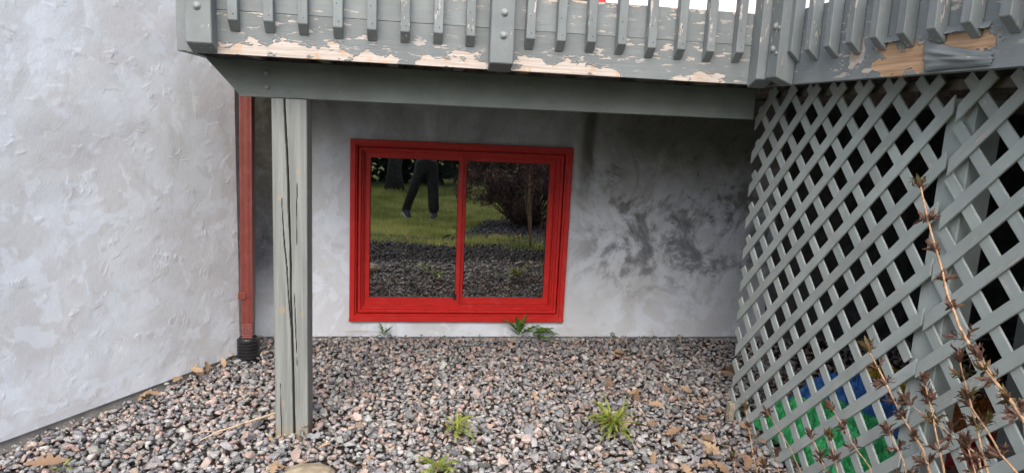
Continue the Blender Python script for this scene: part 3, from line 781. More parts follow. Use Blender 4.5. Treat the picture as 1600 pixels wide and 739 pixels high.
def ok_spot(x, y):
    d = (x-LW0.x)*LWN.x+(y-LW0.y)*LWN.y
    k = (y < -.012) & ((d > .012) | (y > LW0.y)) & (x > LW0.x+.01-10*(y < LW0.y))
    k &= ~((x > -.548) & (x < -.392) & (y > -1.275) & (y < -1.12))
    k &= ~(((x+.852)**2+(y+.35)**2) < .066**2)
    return k
def scatter():
    X = []; Y = []; Rr = []; Zo = []
    def layer(x0, x1, y0, y1, sp_, zo, r_lo, r_hi, keep=1.0):
        gx, gy = np.meshgrid(np.arange(x0, x1, sp_), np.arange(y0, y1, sp_)); n_ = gx.size
        x = gx.ravel()+rng.uniform(-.55, .55, n_)*sp_; y = gy.ravel()+rng.uniform(-.55, .55, n_)*sp_
        k = ok_spot(x, y) & (rng.random(n_) < keep); x = x[k]; y = y[k]; n_ = len(x)
        r_ = r_lo+(r_hi-r_lo)*rng.beta(1.5, 3.0, n_)
        X.append(x); Y.append(y); Rr.append(r_); Zo.append(zo+rng.normal(0, .004, n_))
    layer(-1.95, 2.2, -2.15, 0, .0280, -.006, .013, .033)
    layer(-1.95, 1.75, -2.15, 0, .036, .010, .012, .037, .80)
    layer(-1.95, 1.75, -2.15, 0, .075, .022, .016, .042, .4)
    layer(-1.95, 1.75, -2.15, 0, .030, .020, .005, .014, .75)
    layer(2.2, 3.4, -2.3, 0, .045, .0, .018, .034)
    layer(-2.4, 2.6, -4.6, -2.15, .036, .002, .014, .032)
    layer(.5, 3.2, -7.2, -4.6, .07, .004, .026, .05)
    x = np.concatenate(X); y = np.concatenate(Y); r_ = np.concatenate(Rr); zo = np.concatenate(Zo)
    k = y > edge_y(x)-.12; x, y, r_, zo = x[k], y[k], r_[k], zo[k]
    return x, y, ground_z(x, y)+zo-.012, r_
def rotm(n_, tilt):
    a = rng.uniform(0, 6.283, n_); tx = rng.normal(0, tilt, n_); ty = rng.normal(0, tilt, n_)
    ca, sa, cx, sx, cy, sy = np.cos(a), np.sin(a), np.cos(tx), np.sin(tx), np.cos(ty), np.sin(ty); o = np.zeros(n_); l = np.ones(n_)
    Rz = np.array([[ca, -sa, o], [sa, ca, o], [o, o, l]]).transpose(2, 0, 1)
    Rx = np.array([[l, o, o], [o, cx, -sx], [o, sx, cx]]).transpose(2, 0, 1)
    Ry = np.array([[cy, o, sy], [o, l, o], [-sy, o, cy]]).transpose(2, 0, 1)
    return Rx @ Ry @ Rz
def gravel():
    x, y, z, r_ = scatter(); n_ = len(x); Rm = rotm(n_, .38); pi = rng.integers(0, len(PROT), n_)
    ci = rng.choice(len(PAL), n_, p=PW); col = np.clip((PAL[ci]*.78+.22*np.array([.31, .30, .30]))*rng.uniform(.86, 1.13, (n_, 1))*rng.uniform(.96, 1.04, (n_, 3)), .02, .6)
    col = np.where((y < -2.1)[:, None], col*np.array([.25, .26, .29]), col)      # stones in front of the deck are coloured darker
    # the 300 stones that show largest: near, on top, inside the view
    dist = np.sqrt(x**2+(y+4)**2+1.6); px = (x*math.cos(yaw)-(y+4)*math.sin(yaw))/((y+4)*math.cos(yaw)+x*math.sin(yaw))
    score = np.where((np.abs(px) < .70) & (y > -1.86) & (y < -.2) & (x < 1.4), r_/dist+z*.012, -1)
    pick = np.argsort(-score)[:300]; ispick = np.zeros(n_, bool); ispick[pick] = True
    mes = []
    for V, T in PROT:
        me = bpy.data.meshes.new('stone'); me.from_pydata(V.tolist(), [], T.tolist()); me.materials.append(M['stone_obj']); mes.append(me)
    for i in pick:
        o = link('stone', mes[pi[i]], (x[i], y[i], z[i]+.006), bed); o.rotation_euler = Matrix(Rm[i].tolist()).to_euler(); s = float(r_[i]); o.scale = (s, s, s)
        o.color = (*[float(v) for v in col[i]], 1)
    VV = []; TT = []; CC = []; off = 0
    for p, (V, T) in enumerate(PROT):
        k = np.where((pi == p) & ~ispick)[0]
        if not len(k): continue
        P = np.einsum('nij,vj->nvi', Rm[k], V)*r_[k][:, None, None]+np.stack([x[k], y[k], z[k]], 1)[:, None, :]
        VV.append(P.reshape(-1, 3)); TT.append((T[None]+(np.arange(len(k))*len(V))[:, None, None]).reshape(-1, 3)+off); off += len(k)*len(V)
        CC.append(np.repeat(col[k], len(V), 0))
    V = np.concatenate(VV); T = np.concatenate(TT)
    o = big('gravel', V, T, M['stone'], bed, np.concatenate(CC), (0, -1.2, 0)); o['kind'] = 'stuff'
    print('gravel stones', n_, 'tris', len(T))
gravel()

# ------------------------------------------------------------------ small things on the gravel
def boulder():
    bm = bmesh.new(); bmesh.ops.create_icosphere(bm, subdivisions=4, radius=1)
    for v in bm.verts:
        c = v.co; f = 1+.12*fbm(c.x*1.6, c.y*1.6, c.z*1.6); v.co = Vector((c.x*f*.105, c.y*f*.085, c.z*f*.055))+Vector((-.345, -1.665, .012))
    o = bmobj('boulder', bm, simple('tan_rock', (.34, .28, .20), .8, .25, 25, .004), None, True); tag(o, 'smooth rounded tan rock at the front of the gravel', 'rock')
boulder()
def twig(name, pts, r0, mat, label, cat='twig', sub=()):
    parts = [tube(pts, [r0*(1-.6*i/(len(pts)-1)) for i in range(len(pts))], 6)]
    for s_ in sub: parts.append(tube(s_, [r0*.5, r0*.35, r0*.2][:len(s_)], 5))
    V, F = join(parts); o = obj(name, V, F, mat, None, True); tag(o, label, cat); return o
twig('twig', [(-.50, -1.115, .045), (-.565, -1.17, .047), (-.66, -1.245, .044), (-.75, -1.315, .040), (-.80, -1.38, .036)], .0055, M['bark_pale'],
     'thin pale dry twig lying against the timber post', sub=[[(-.66, -1.245, .044), (-.71, -1.31, .045), (-.73, -1.36, .04)], [(-.75, -1.315, .04), (-.80, -1.33, .05), (-.84, -1.34, .04)]])
twig('twig', [(-.37, -.06, .05), (-.30, -.045, .052), (-.22, -.05, .05), (-.15, -.07, .046)], .003, M['bark_pale'], 'short dry stalk lying along the foot of the wall')

def oak_leaf(seed):
    r_ = random.Random(seed); L = 1.0; n_ = 11; left = []; right = []
    for i in range(n_):
        t = i/(n_-1); env = math.sin(math.pi*min(1, t*.93+.05))**.8*.30*(.7+.5*t)
        w = env*(1.18 if i % 2 else .58)*(1+.2*r_.uniform(-1, 1)); left.append((t, w)); right.append((t+.03*r_.uniform(-1, 1), -w*(1+.2*r_.uniform(-1, 1))))
    V = []; F = []; cu = r_.uniform(.15, .5); tw = r_.uniform(-.5, .5); bd = r_.uniform(-.3, .35)
    for i in range(n_):
        t = left[i][0]
        for x, w in (left[i], (t, 0), right[i]):
            z = cu*w*w*2.2+bd*(t-.5)**2+tw*w*(t-.4)+.02*nz(x*5, w*5, seed)
            V.append((x-.5, w, z))
    for i in range(n_-1):
        for j in range(2): a = i*3+j; F.append((a, a+1, a+4, a+3))
    s0 = len(V); V += [(-.5, .012, bd*.25), (-.5, -.012, bd*.25), (-.68, 0, bd*.25+.05)]; F.append((s0, s0+1, s0+2))
    me = bpy.data.meshes.new('leaf'); me.from_pydata(V, [], F); me.materials.append(M['dead_leaf']); me.polygons.foreach_set('use_smooth', [True]*len(F)); return me
OAK = [oak_leaf(i+3) for i in range(7)]
def leaf(x, y, s, label, group, dz=.030, tilt=.5, rz=None):
    z = float(ground_z(x, y))+dz
    o = link('oak_leaf', random.choice(OAK), (x, y, z)); o.scale = (s, s*random.uniform(.8, 1.1), s); o.rotation_euler = (random.gauss(0, tilt), random.gauss(0, tilt), random.uniform(0, 6.28) if rz is None else rz)
    tag(o, label, 'leaf', group); return o
leaf(-1.275, -1.53, .14, 'large pale dead leaf in the gravel\'s front left corner', None, .045, .1, .1)
ll = 'dry tan oak leaf caught along the foot of the left wall'
for i in range(11):
    t = random.uniform(.02, 1.05); p = LW0+LWD*t+LWN*random.uniform(.03, .11); leaf(p.x, p.y, random.uniform(.05, .085), ll, 'leaves along the foot of the left wall')
for i in range(66):
    x = random.uniform(.95, 1.5); y = -1.95+1.6*random.random()**1.35
    if x < 1.1 and random.random() < .5: continue
    leaf(x, y, random.uniform(.045, .095), 'dry brown oak leaf in the drift beside the lattice', 'leaves drifted against the lattice')
for i in range(30):
    x = random.uniform(-.7, .95); y = random.uniform(-1.75, -.15); leaf(x, y, random.uniform(.025, .05), 'stray dry oak leaf on the open gravel', 'leaves strewn on the open gravel')
for i in range(22):
    leaf(random.uniform(-1.0, 1.3), random.uniform(-3.9, -2.9), random.uniform(.06, .1), 'dry oak leaf on the dark stones mirrored in the window', 'leaves on the mirrored stones')
for i in range(8):
    leaf(random.uniform(-.62, -.32), random.uniform(-1.6, -1.1)-.03, random.uniform(.05, .08), 'dry oak leaf near the foot of the timber post', 'leaves around the timber post')
for i in range(26):
    leaf(random.uniform(1.6, 2.4), random.uniform(-2.3, -.6), random.uniform(.06, .10), 'dry oak leaf under the deck behind the lattice', 'leaves under the deck', .03)

def dandelion(loc, n_, ln, label, seed, lean=(0, 0), mat='weed', up_=.5, spread=1.0):
    r_ = random.Random(seed); t_ = empty('weed', loc, label, 'weed')
    for i in range(n_):
        a = 6.283*i/n_*spread+r_.uniform(-.4, .4)+(lean[0]); L = ln*r_.uniform(.6, 1.1); el = up_*r_.uniform(.4, 1.5); dr_ = r_.uniform(.3, 1.1)
        m_ = 11; V = []; F = []; px_ = 0.; pz = 0.; th = el
        for k in range(m_):
            t = k/(m_-1); w = L*(.02+.085*math.sin(math.pi*min(1, t*.9+.08))**1.2)*(1.35 if k % 2 else .5)*(0.35 if t < .25 else 1)
            if k == m_-1: w = .001
            th = el-dr_*t; px_ += math.cos(th)*L/m_; pz += math.sin(th)*L/m_
            for s_ in (-1, 0, 1):
                lx = px_-abs(s_)*w*.35; ly = s_*w; lz = pz+abs(s_)*w*.35
                V.append((loc[0]+lx*math.cos(a)-ly*math.sin(a), loc[1]+lx*math.sin(a)+ly*math.cos(a), loc[2]+max(-.005, lz)))
        for k in range(m_-1):
            for j in range(2): b = k*3+j; F.append((b, b+1, b+4, b+3))
        obj('leaf', V, F, M[mat], t_, True)
    return t_
dandelion((-.145, -.075, .03), 9, .085, 'small green weed sprouting at the wall below the window\'s left half', 1, up_=.9, mat='weed_wall')
dandelion((.665, -.085, .03), 12, .15, 'upright dandelion with dark leaves at the wall below the window', 2, up_=1.15, mat='weed_wall')
dandelion((.74, -.07, .03), 9, .19, 'bright green dandelion at the wall leaning towards the window\'s right corner', 3, lean=(-.6, 0), up_=.45, spread=.18, mat='weed_wall')
def tuft(loc, n_, ln, label, seed, spread=.45):
    r_ = random.Random(seed); t_ = empty('weed', loc, label, 'weed'); 
    for i in range(n_):
        a = r_.uniform(0, 6.283); L = ln*r_.uniform(.5, 1.15); bend = r_.uniform(.3, 1.6); w0 = r_.uniform(.0022, .005); V = []; F = []; m_ = 7
        bx, by = r_.gauss(0, .018), r_.gauss(0, .018); th = R(r_.uniform(35, 88)); q = 0.; z = 0.
        for k in range(m_):
            t = k/(m_-1); q += math.cos(th-bend*t)*L/m_; z += math.sin(th-bend*t)*L/m_; w = w0*(1-t**2)+.0006
            for s_ in (-1, 1): V.append((loc[0]+bx+q*math.cos(a)-s_*w*math.sin(a), loc[1]+by+q*math.sin(a)+s_*w*math.cos(a), loc[2]+max(-.005, z)))
        for k in range(m_-1): b = k*2; F.append((b, b+1, b+3, b+2))
        obj('leaf', V, F, M['weed_stem'] if r_.random() < .3 else M['weed'], t_, True)
    return t_
def rosette(root, loc, n_, ln, seed):
    r_ = random.Random(seed)
    for i in range(n_):
        a = r_.uniform(0, 6.283); L = ln*r_.uniform(.6, 1.1); V = []; F = []; q = 0; z = .01; m_ = 9; el = r_.uniform(.3, 1.2)
        for k in range(m_):
            t = k/(m_-1); th = el-1.1*t; q += math.cos(th)*L/m_; z += math.sin(th)*L/m_
            w = L*.055*math.sin(math.pi*min(1, t*.92+.06))*(1.4 if k % 2 else .55)
            for s_ in (-1, 0, 1): V.append((loc[0]+q*math.cos(a)-s_*w*math.sin(a), loc[1]+q*math.sin(a)+s_*w*math.cos(a), loc[2]+max(0, z)+abs(s_)*w*.3))
        for k in range(m_-1):
            for j in range(2): b = k*3+j; F.append((b, b+1, b+4, b+3))
        obj('leaf', V, F, M['weed'], root, True)
big_weed = tuft((.884, -1.335, .03), 44, .145, 'large grassy yellow-green weed clump right of the gravel\'s middle', 5)
mw_ = tuft((.205, -1.35, .03), 20, .10, 'small yellow-green weed in the middle of the gravel', 4); rosette(mw_, (.205, -1.35, .03), 12, .13, 14)
rosette(big_weed, (.884, -1.335, .03), 24, .15, 6)
fw_ = tuft((.12, -1.66, .03), 16, .08, 'bright green weed at the very front edge of the gravel', 7); rosette(fw_, (.12, -1.66, .03), 16, .11, 8)
dandelion((-1.215, -1.56, .03), 4, .06, 'single green leaf shoot beside the large pale leaf', 9, up_=.4)

# ------------------------------------------------------------------ plastic sheets under the deck
def crumple(loc, sx, sy, h, col, label, seed, name='plastic_sheet', n_=46):
    V = []
    for i in range(n_):
        for j in range(n_):
            u = i/(n_-1)*2-1; v = j/(n_-1)*2-1
            f = max(0, 1-u*u)*max(0, 1-v*v)
            rg = 1-abs(noise.fractal(Vector((u*2.6+seed, v*2.6, seed)), .8, 2.1, 5))*1.9
            z = h*(f**.4)*(.25+.75*max(0, rg))+.035*nz(u*8, v*8, seed)*f**.5
            ex = 1+.18*nz(u*2, v*2, seed+4)
            V.append((loc[0]+u*sx*ex, loc[1]+v*sy*ex, loc[2]+z))
    F = [(i*n_+j, (i+1)*n_+j, (i+1)*n_+j+1, i*n_+j+1) for i in range(n_-1) for j in range(n_-1)]
    k = NT('plastic_'+str(seed)); k.done(k.mix(k.step(k.noise(k.pos(), 26, 4, .6), .35, .7), tuple(x*.6 for x in col), tuple(min(.9, x*1.25+.03) for x in col)), .32, k.bump(k.noise(k.map(k.pos(), (60, 22, 60)), 1, 4, .7), .012), .5)
    o = obj(name, V, F, k.m, None, False); tag(o, label, 'tarp'); o.modifiers.new('thick', 'SOLIDIFY').thickness = .0012; return o
crumple((1.80, -1.56, .01), .22, .34, .20, (.08, .75, .25), 'crumpled bright green plastic sheet behind the lattice', 1)
crumple((2.12, -1.24, .01), .22, .26, .22, (.05, .25, .80), 'crumpled blue plastic tarp behind the green sheet', 2)
crumple((2.36, -1.02, .01), .18, .12, .20, (.75, .52, .05), 'yellow plastic sheet behind the blue tarp', 3)
crumple((2.62, -1.42, .01), .20, .12, .18, (.50, .17, .03), 'orange-brown plastic sheet at the back under the deck', 4)
crumple((2.40, -1.72, .01), .20, .12, .14, (.52, .02, .03), 'red plastic sheet behind the lattice at the right', 5)

# ------------------------------------------------------------------ twiggy shrub in front of the lattice
def leaf_tuft(p, d, n_, ln, r_, mats=None):
    d = Vector(d).normalized(); a = d.cross(Vector((.2, .9, .3))).normalized(); b = d.cross(a); V = []; F = []
    for i in range(n_):
        t = r_.uniform(0, 6.283); sp_ = r_.uniform(.2, .95); L = ln*r_.uniform(.55, 1.15)
        dr_ = (d*math.cos(sp_)+(a*math.cos(t)+b*math.sin(t))*math.sin(sp_)).normalized(); sd_ = dr_.cross(d)
        if sd_.length < 1e-3: continue
        sd_.normalize(); nr = sd_.cross(dr_); base = Vector(p)+d*r_.uniform(-.012, .012); o = len(V)
        for k in range(5):
            u = k/4; w = L*.145*math.sin(math.pi*min(1, u*.92+.06)); c = base+dr_*L*u+nr*L*(.32*u*u)*r_.choice((-1, 1, 1)) if False else base+dr_*L*u-nr*L*r_.uniform(-.1, .55)*u*u
            V += [tuple(c-sd_*w), tuple(c-nr*w*.35), tuple(c+sd_*w)]
        for k in range(4):
            for j in range(2): q = o+k*3+j; F.append((q, q+1, q+4, q+3))
    return V, F
def shrub(name, loc, label, stems, seed, r0=.0055):
    r_ = random.Random(seed); root = empty(name, loc, label, 'shrub')
    for st in stems:
        pts, rr, mat, clusters = st
        P = [Vector(p) for p in pts]; Q = []
        for i in range(len(P)-1):
            for k in range(4): t = k/4; Q.append(P[i].lerp(P[i+1], t)+Vector((nz(i+k*.3, rr*900), nz(i+k*.3, 5+rr*900), 0))*.003)
        Q.append(P[-1]); n_ = len(Q)
        rr *= .72
        V, F = tube(Q, [rr*(1-.55*i/(n_-1))*(1+.12*((i % 4) == 0)) for i in range(n_)], 7)
        s_ = obj('stem', V, F, M[mat], root, True)
        for t in clusters:
            f = t*(n_-1); i = min(n_-2, int(f)); p = Q[i].lerp(Q[i+1], f-i); d = (Q[i+1]-Q[i]).normalized()
            parts = []
            if t > .97: parts.append(leaf_tuft(p, d, 24, .030, r_))
            else:
                side = d.cross(Vector((r_.uniform(-1, 1), r_.uniform(-1, 1), .2))).normalized()
                for sg in (-1, 1): parts.append(leaf_tuft(p+side*sg*.006, (d*.75+side*sg), r_.choice((8, 11, 15)), r_.uniform(.019, .031), r_))
            V, F = join(parts)
            if V: obj('leaf_cluster', V, F, M['tip_green'] if r_.random() < .3 else M['tip'], s_, True)
    return root
B = (1.26, -2.86, 0)
def to(*p): return list(p)
cl = [.36, .48, .60, .70, .79, .87, .94, 1.0]
shrub('shrub', B, 'bare twiggy shrub with tan stems and purplish leaf buds in front of the lattice', [
    ([(1.26, -2.93, 0), (1.235, -2.96, .40), (1.22, -2.923, .759), (1.22, -2.848, .815), (1.22, -2.764, .865), (1.22, -2.695, .923), (1.22, -2.649, .985), (1.22, -2.603, 1.063), (1.22, -2.557, 1.139), (1.22, -2.518, 1.215)], .0062, 'bark_tan', [.30, .42, .52, .62, .71, .80, .89, 1.0]),
    ([(1.26, -2.84, 0), (1.24, -2.76, .35), (1.22, -2.688, .551), (1.22, -2.646, .603), (1.22, -2.571, .650), (1.22, -2.501, .705), (1.22, -2.418, .768)], .0062, 'bark_tan', [.42, .55, .66, .74, .84, .92, 1.0]),
    ([(1.27, -2.88, 0), (1.23, -2.85, .45), (1.22, -2.835, .634), (1.22, -2.794, .709), (1.22, -2.743, .789), (1.22, -2.712, .85)], .0048, 'bark_tan', [.5, .66, .78, .9, 1.0]),
    ([(1.28, -2.96, 0), (1.24, -2.93, .6), (1.22, -2.887, .79), (1.22, -2.838, .82), (1.22, -2.762, .875)], .0046, 'bark_tan', [.55, .7, .85, 1.0]),
    ([(1.27, -2.86, 0), (1.23, -2.84, .55), (1.22, -2.803, .668), (1.22, -2.711, .675), (1.22, -2.587, .69)], .0040, 'bark_pale', [.72, 1.0]),
    ([(1.22, -2.711, .675), (1.21, -2.68, .70), (1.21, -2.655, .735)], .0022, 'bark_pale', [1.0]),
    ([(1.27, -2.90, 0), (1.24, -2.91, .5), (1.22, -2.896, .677), (1.22, -2.854, .695), (1.22, -2.80, .735), (1.22, -2.755, .765)], .0046, 'bark_tan', [.6, .8, 1.0]),
    ([(1.25, -2.82, 0), (1.22, -2.78, .4), (1.20, -2.74, .60), (1.19, -2.70, .70), (1.19, -2.66, .77)], .0045, 'bark_tan', [.6, .75, .88, 1.0]),
    ([(1.25, -2.80, 0), (1.21, -2.70, .38), (1.20, -2.62, .56), (1.20, -2.56, .60)], .0040, 'bark_tan', [.6, .8, 1.0]),
    ([(1.26, -2.90, 0), (1.20, -2.88, .45), (1.18, -2.86, .62), (1.17, -2.82, .70)], .0045, 'bark_tan', [.6, .8, .9, 1.0])], 11)
shrub('shrub', (1.30, -2.35, 0), 'low thin-stemmed shoots with dark leaf buds at the foot of the lattice', [
    ([(1.29, -2.50, 0), (1.30, -2.45, .30), (1.30, -2.389, .41), (1.30, -2.296, .441), (1.30, -2.19, .498)], .0035, 'bark_tan', [.7, .85, 1.0]),
    ([(1.30, -2.25, 0), (1.30, -2.14, .14), (1.30, -2.092, .213), (1.30, -2.001, .269), (1.30, -1.842, .320)], .0032, 'bark_tan', [1.0]),
    ([(1.30, -2.35, 0), (1.30, -2.28, .22), (1.29, -2.22, .30), (1.29, -2.12, .37)], .0032, 'bark_tan', [.6, .8, 1.0]),
    ([(1.28, -2.42, 0), (1.27, -2.36, .25), (1.26, -2.30, .37), (1.25, -2.27, .44)], .0035, 'bark_tan', [.5, .75, 1.0])], 12)
shrub('shrub', (1.30, -1.86, 0), 'short reddish sprouting shoots in the dead leaves by the lattice\'s end', [
    ([(1.31, -1.90, 0), (1.30, -1.826, .063), (1.30, -1.759, .144), (1.30, -1.681, .270)], .0045, 'bark_tan', [.35, .6, .85, 1.0]),
    ([(1.22, -1.90, 0), (1.20, -1.86, .07), (1.19, -1.83, .14)], .0035, 'bark_tan', [.6, 1.0]),
    ([(1.34, -1.95, 0), (1.34, -1.90, .10), (1.34, -1.86, .17)], .0035, 'bark_tan', [.5, 1.0]),
    ([(1.24, -2.0, 0), (1.25, -1.95, .10), (1.26, -1.92, .16)], .003, 'bark_tan', [.6, 1.0])], 13)

# ------------------------------------------------------------------ what the panes mirror: bush, tree, person, wood
def leaf_cloud(centers, n_, size, squash=1.0, shell=.55):
    c = np.array([q[:3] for q in centers]); r_ = np.array([q[3:6] for q in centers]); w = r_.prod(1)**(2/3); w = w/w.sum()
    i = rng.choice(len(c), n_, p=w); d = rng.normal(size=(n_, 3)); d /= np.linalg.norm(d, axis=1)[:, None]; rad = rng.uniform(shell, 1.08, n_)[:, None]
    p = c[i]+d*rad*r_[i]; a = rng.normal(size=(n_, 3)); a /= np.linalg.norm(a, axis=1)[:, None]; b = np.cross(a, rng.normal(size=(n_, 3))); b /= np.linalg.norm(b, axis=1)[:, None]
    s = (size*rng.uniform(.6, 1.4, n_))[:, None]
    V = np.stack([p-a*s, p+b*s*.5, p+a*s, p-b*s*.5], 1).reshape(-1, 3); return V, np.arange(n_*4).reshape(-1, 4)
def bush(loc, rx, rz, label):
    t_ = empty('bush', loc, label, 'bush'); parts = []
    r_ = random.Random(5)
    for i in range(150):
        a = r_.uniform(0, 6.283); q = r_.random()**.5; top = Vector((math.cos(a)*q*rx, math.sin(a)*q*rx, rz*r_.uniform(.45, 1.05)*(1-.45*q*q))); b = Vector((top.x*.15, top.y*.15, 0))
        P = [Vector(loc)+b.lerp(top, t)+Vector((r_.gauss(0, .03), r_.gauss(0, .03), 0))*t for t in (0, .35, .7, 1)]
        parts.append(tube(P, [.008, .006, .004, .002], 4, False))
    V, F = join(parts); obj('stems', V, F, M['bark_dark'], t_)
    cen = []
    for i in range(110):
        a = r_.uniform(0, 6.283); q = r_.random()**.6; cen.append((loc[0]+math.cos(a)*q*rx, loc[1]+math.sin(a)*q*rx, loc[2]+rz*(.12+.88*r_.random()*(1-.4*q*q)), .17, .17, .14))
    V, T = leaf_cloud(cen, 34000, .022, shell=.1); big('foliage', V, T, M['bush_leaf'], t_, origin=loc)
zb = float(ground_z(2.1, -6.4))
bush((1.80, -6.2, zb), 1.10, 1.7, 'dense dark twiggy bush mirrored in the window\'s right pane')
bush((3.3, -6.0, zb), .85, 1.3, 'second dark bush at the far right of the mirrored garden')
def tree(loc, r0, h, label, seed):
    t_ = empty('tree', loc, label, 'tree'); r_ = random.Random(seed); L = Vector(loc); parts = []
    tr = [L+Vector((.12*nz(z*.5, seed), .12*nz(z*.5, seed+3), z-.15)) for z in np.linspace(0, h*.8, 9)]
    parts.append(tube(tr, [r0*(1.35 if i == 0 else 1-.085*i) for i in range(9)], 12))
    cen = []
    for i in range(16):
        b = tr[r_.randint(4, 8)]; a = r_.uniform(0, 6.283); e = b+Vector((math.cos(a), math.sin(a), .6))*r_.uniform(.9, 2.0)
        parts.append(tube([b, b.lerp(e, .5)+Vector((0, 0, .1)), e], [r0*.35, r0*.22, r0*.1], 6)); cen.append((*e, .8, .8, .6))
    V, F = join(parts); obj('trunk', V, F, M['bark_dark'], t_, True)
    V, T = leaf_cloud(cen, 7000, .07, shell=.2); big('crown', V, T, M['needle'], t_, origin=loc)
tree((-.42, -12.8, float(ground_z(0, -12.8))), .21, 5.5, 'tree trunk at the back of the mirrored lawn', 4)
def wood():
    cen = []
    for i in range(60):
        x = -16+32*i/59+random.uniform(-.4, .4); y = -17.5+random.uniform(-1.5, 1.5)
        for z in (.3, 1.2, 2.2, 3.2): cen.append((x, y, z-.6, .95, 1.0, .85))
    V, T = leaf_cloud(cen, 34000, .16, shell=.15); o = big('wood', V, T, M['needle'], None, origin=(0, -17.5, 0)); tag(o, 'dark mass of trees behind the mirrored lawn', 'wood', kind='stuff')
wood()

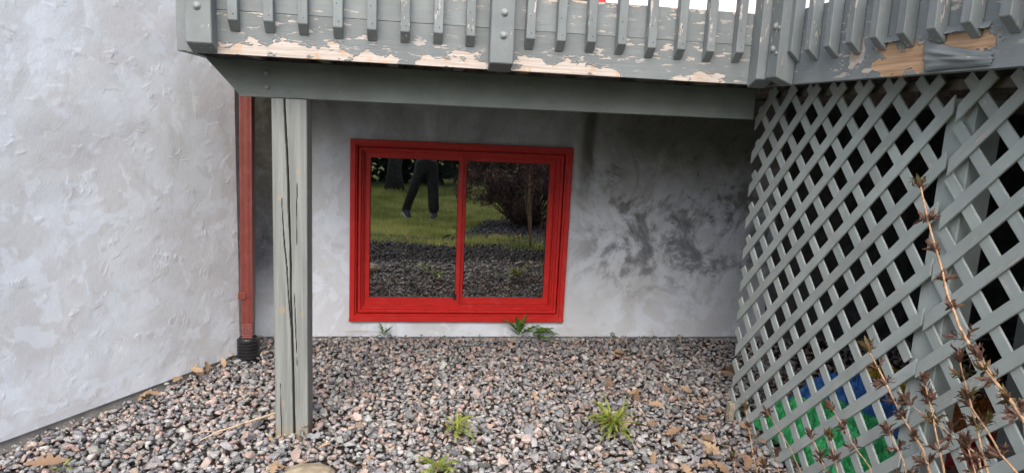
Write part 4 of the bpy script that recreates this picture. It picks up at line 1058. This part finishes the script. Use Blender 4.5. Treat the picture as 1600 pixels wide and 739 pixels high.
def skin_mesh(name, verts, edges, radii, mat, parent, root=0, sub=2):
    me = bpy.data.meshes.new(name); me.from_pydata([tuple(Vector(v)-ORI[parent]) for v in verts], edges, []); me.materials.append(mat)
    o = bpy.data.objects.new(name, me); C.objects.link(o); o.parent = parent
    sk = o.modifiers.new('skin', 'SKIN'); sk.use_smooth_shade = True
    if not me.skin_vertices: me.skin_vertices.new()
    for i, r_ in enumerate(radii):
        d = me.skin_vertices[0].data[i]; d.radius = r_ if hasattr(r_, '__len__') else (r_, r_); d.use_root = (i == root)
    ss = o.modifiers.new('sub', 'SUBSURF'); ss.levels = sub; ss.render_levels = sub
    ORI[o] = ORI[parent]; return o
def person():
    gx, gy = .23, -7.3; g = float(ground_z(gx, gy)); t_ = empty('person', (gx, gy, g), 'person in dark trousers stepping across the lawn, mirrored in the left pane', 'person')
    P = lambda x, y, z: (gx+x, gy+y, g+z)
    skin = simple('skin', (.55, .34, .25), .6, .05); cloth = simple('dark_trousers', (.035, .034, .036), .85, .3, 30, .004); coat = simple('dark_jacket', (.05, .052, .06), .85, .3, 20, .004)
    shoe = simple('shoe', (.08, .08, .085), .6, .3, 40); sole = simple('shoe_sole', (.6, .6, .58), .6, .1); hair = simple('hair', (.03, .02, .015), .7, .3, 90)
    # body: pelvis .92, legs astride, arms raised to hold a phone
    v = [P(0, 0, .95), P(0, 0, 1.12), P(0, 0, 1.32), P(0, 0, 1.47), P(0, .01, 1.55), P(0, .02, 1.66), P(0, .02, 1.76)]
    e = [(i, i+1) for i in range(6)]; r_ = [(.155, .11), (.145, .105), (.16, .11), (.10, .08), (.055, .055), (.085, .10), (.07, .085)]
    for s in (-1, 1):
        o = len(v); fx = -.34 if s < 0 else .15; fy = -.10 if s < 0 else .03
        v += [P(.09*s, 0, .90), P(.06*s+fx*.40, .06, .52), P(fx, fy-.02, .09), P(fx, fy+.03, .05)]; e += [(0, o), (o, o+1), (o+1, o+2), (o+2, o+3)]; r_ += [(.085, .09), (.058, .062), (.040, .042), (.03, .02)]
        o = len(v); v += [P(.19*s, 0, 1.45), P(.24*s, .05, 1.20), P(.10*s, .30, 1.30), P(.045*s, .36, 1.37)]; e += [(3, o), (o, o+1), (o+1, o+2), (o+2, o+3)]; r_ += [(.06, .06), (.045, .048), (.032, .032), (.036, .022)]
        hb = o+3
        for f in range(5):
            o = len(v); a = P(.03*s-.006*f*s, .375, 1.36+.018*f); b = P(.008*s-.004*f*s, .40, 1.365+.02*f); v += [a, b]; e += [(hb, o), (o, o+1)]; r_ += [.009, .008]
    skin_mesh('body', v, e, r_, skin, t_)
    v = [P(0, 0, 1.02), P(0, 0, .94)]; e = [(0, 1)]; r_ = [(.168, .125), (.172, .13)]
    for s in (-1, 1):
        o = len(v); fx = -.34 if s < 0 else .15; fy = -.10 if s < 0 else .03
        v += [P(.095*s, 0, .84), P(.06*s+fx*.40, .06, .52), P(fx*.86, fy*.8, .24), P(fx, fy-.02, .075)]; e += [(1, o), (o, o+1), (o+1, o+2), (o+2, o+3)]; r_ += [(.112, .115), (.088, .09), (.082, .086), (.09, .094)]
    skin_mesh('trousers', v, e, r_, cloth, t_)
    v = [P(0, 0, .98), P(0, 0, 1.15), P(0, 0, 1.34), P(0, 0, 1.49), P(0, .01, 1.53)]; e = [(i, i+1) for i in range(4)]; r_ = [(.18, .135), (.165, .125), (.18, .13), (.12, .10), (.07, .07)]
    for s in (-1, 1):
        o = len(v); v += [P(.20*s, 0, 1.455), P(.25*s, .05, 1.20), P(.12*s, .275, 1.285)]; e += [(3, o), (o, o+1), (o+1, o+2)]; r_ += [.078, .062, .048]
    skin_mesh('jacket', v, e, r_, coat, t_)
    for s in (-1, 1):
        fx = -.34 if s < 0 else .15; fy = -.10 if s < 0 else .03; yw = -.45 if s < 0 else .15
        for nm, z0, z1, w, mt in (('shoe', .022, .115, .056, shoe), ('sole', -.004, .03, .062, sole)):
            bm = bmesh.new(); bmesh.ops.create_icosphere(bm, subdivisions=3, radius=1)
            for q in bm.verts:
                c = q.co; tz = max(-.6, min(.8, c.z)); q.co = Vector((c.x*w, c.y*.145+.055, z0+(z1-z0)*(tz+.6)/1.4*(1.0 if c.y < 0 else 1-.45*c.y)))
            
            if s < 0: bmesh.ops.rotate(bm, cent=(0, .15, 0), matrix=Matrix.Rotation(-.38, 3, 'X'), verts=bm.verts)
            bmesh.ops.rotate(bm, cent=(0, 0, 0), matrix=Matrix.Rotation(yw, 3, 'Z'), verts=bm.verts); bmesh.ops.translate(bm, vec=P(fx, fy-.02, 0), verts=bm.verts)
            bmobj(nm, bm, mt, t_, True)
    bm = bmesh.new(); bmesh.ops.create_icosphere(bm, subdivisions=3, radius=1)
    for q in bm.verts: q.co = Vector((q.co.x*.092, q.co.y*.108-.012, q.co.z*.10 if q.co.z > -.2 else -.02))+Vector(P(0, .02, 1.735))
    bmobj('hair', bm, hair, t_, True)
    for s in (-1, 1):
        bm = bmesh.new(); bmesh.ops.create_icosphere(bm, subdivisions=2, radius=.013); bmesh.ops.translate(bm, vec=P(.033*s, .108, 1.68), verts=bm.verts); bmobj('eye', bm, hair, t_, True)
    bm = bmesh.new(); bmesh.ops.create_cone(bm, cap_ends=True, segments=8, radius1=.018, radius2=.006, depth=.05); bmesh.ops.translate(bm, vec=P(0, .122, 1.655), verts=bm.verts); bmobj('nose', bm, skin, t_, True)
    ph = box('phone', P(-.038, .395, 1.35), P(.038, .404, 1.50), M['black_plastic'], None, .002); tag(ph, 'black mobile phone held up by the mirrored person', 'phone')
person()
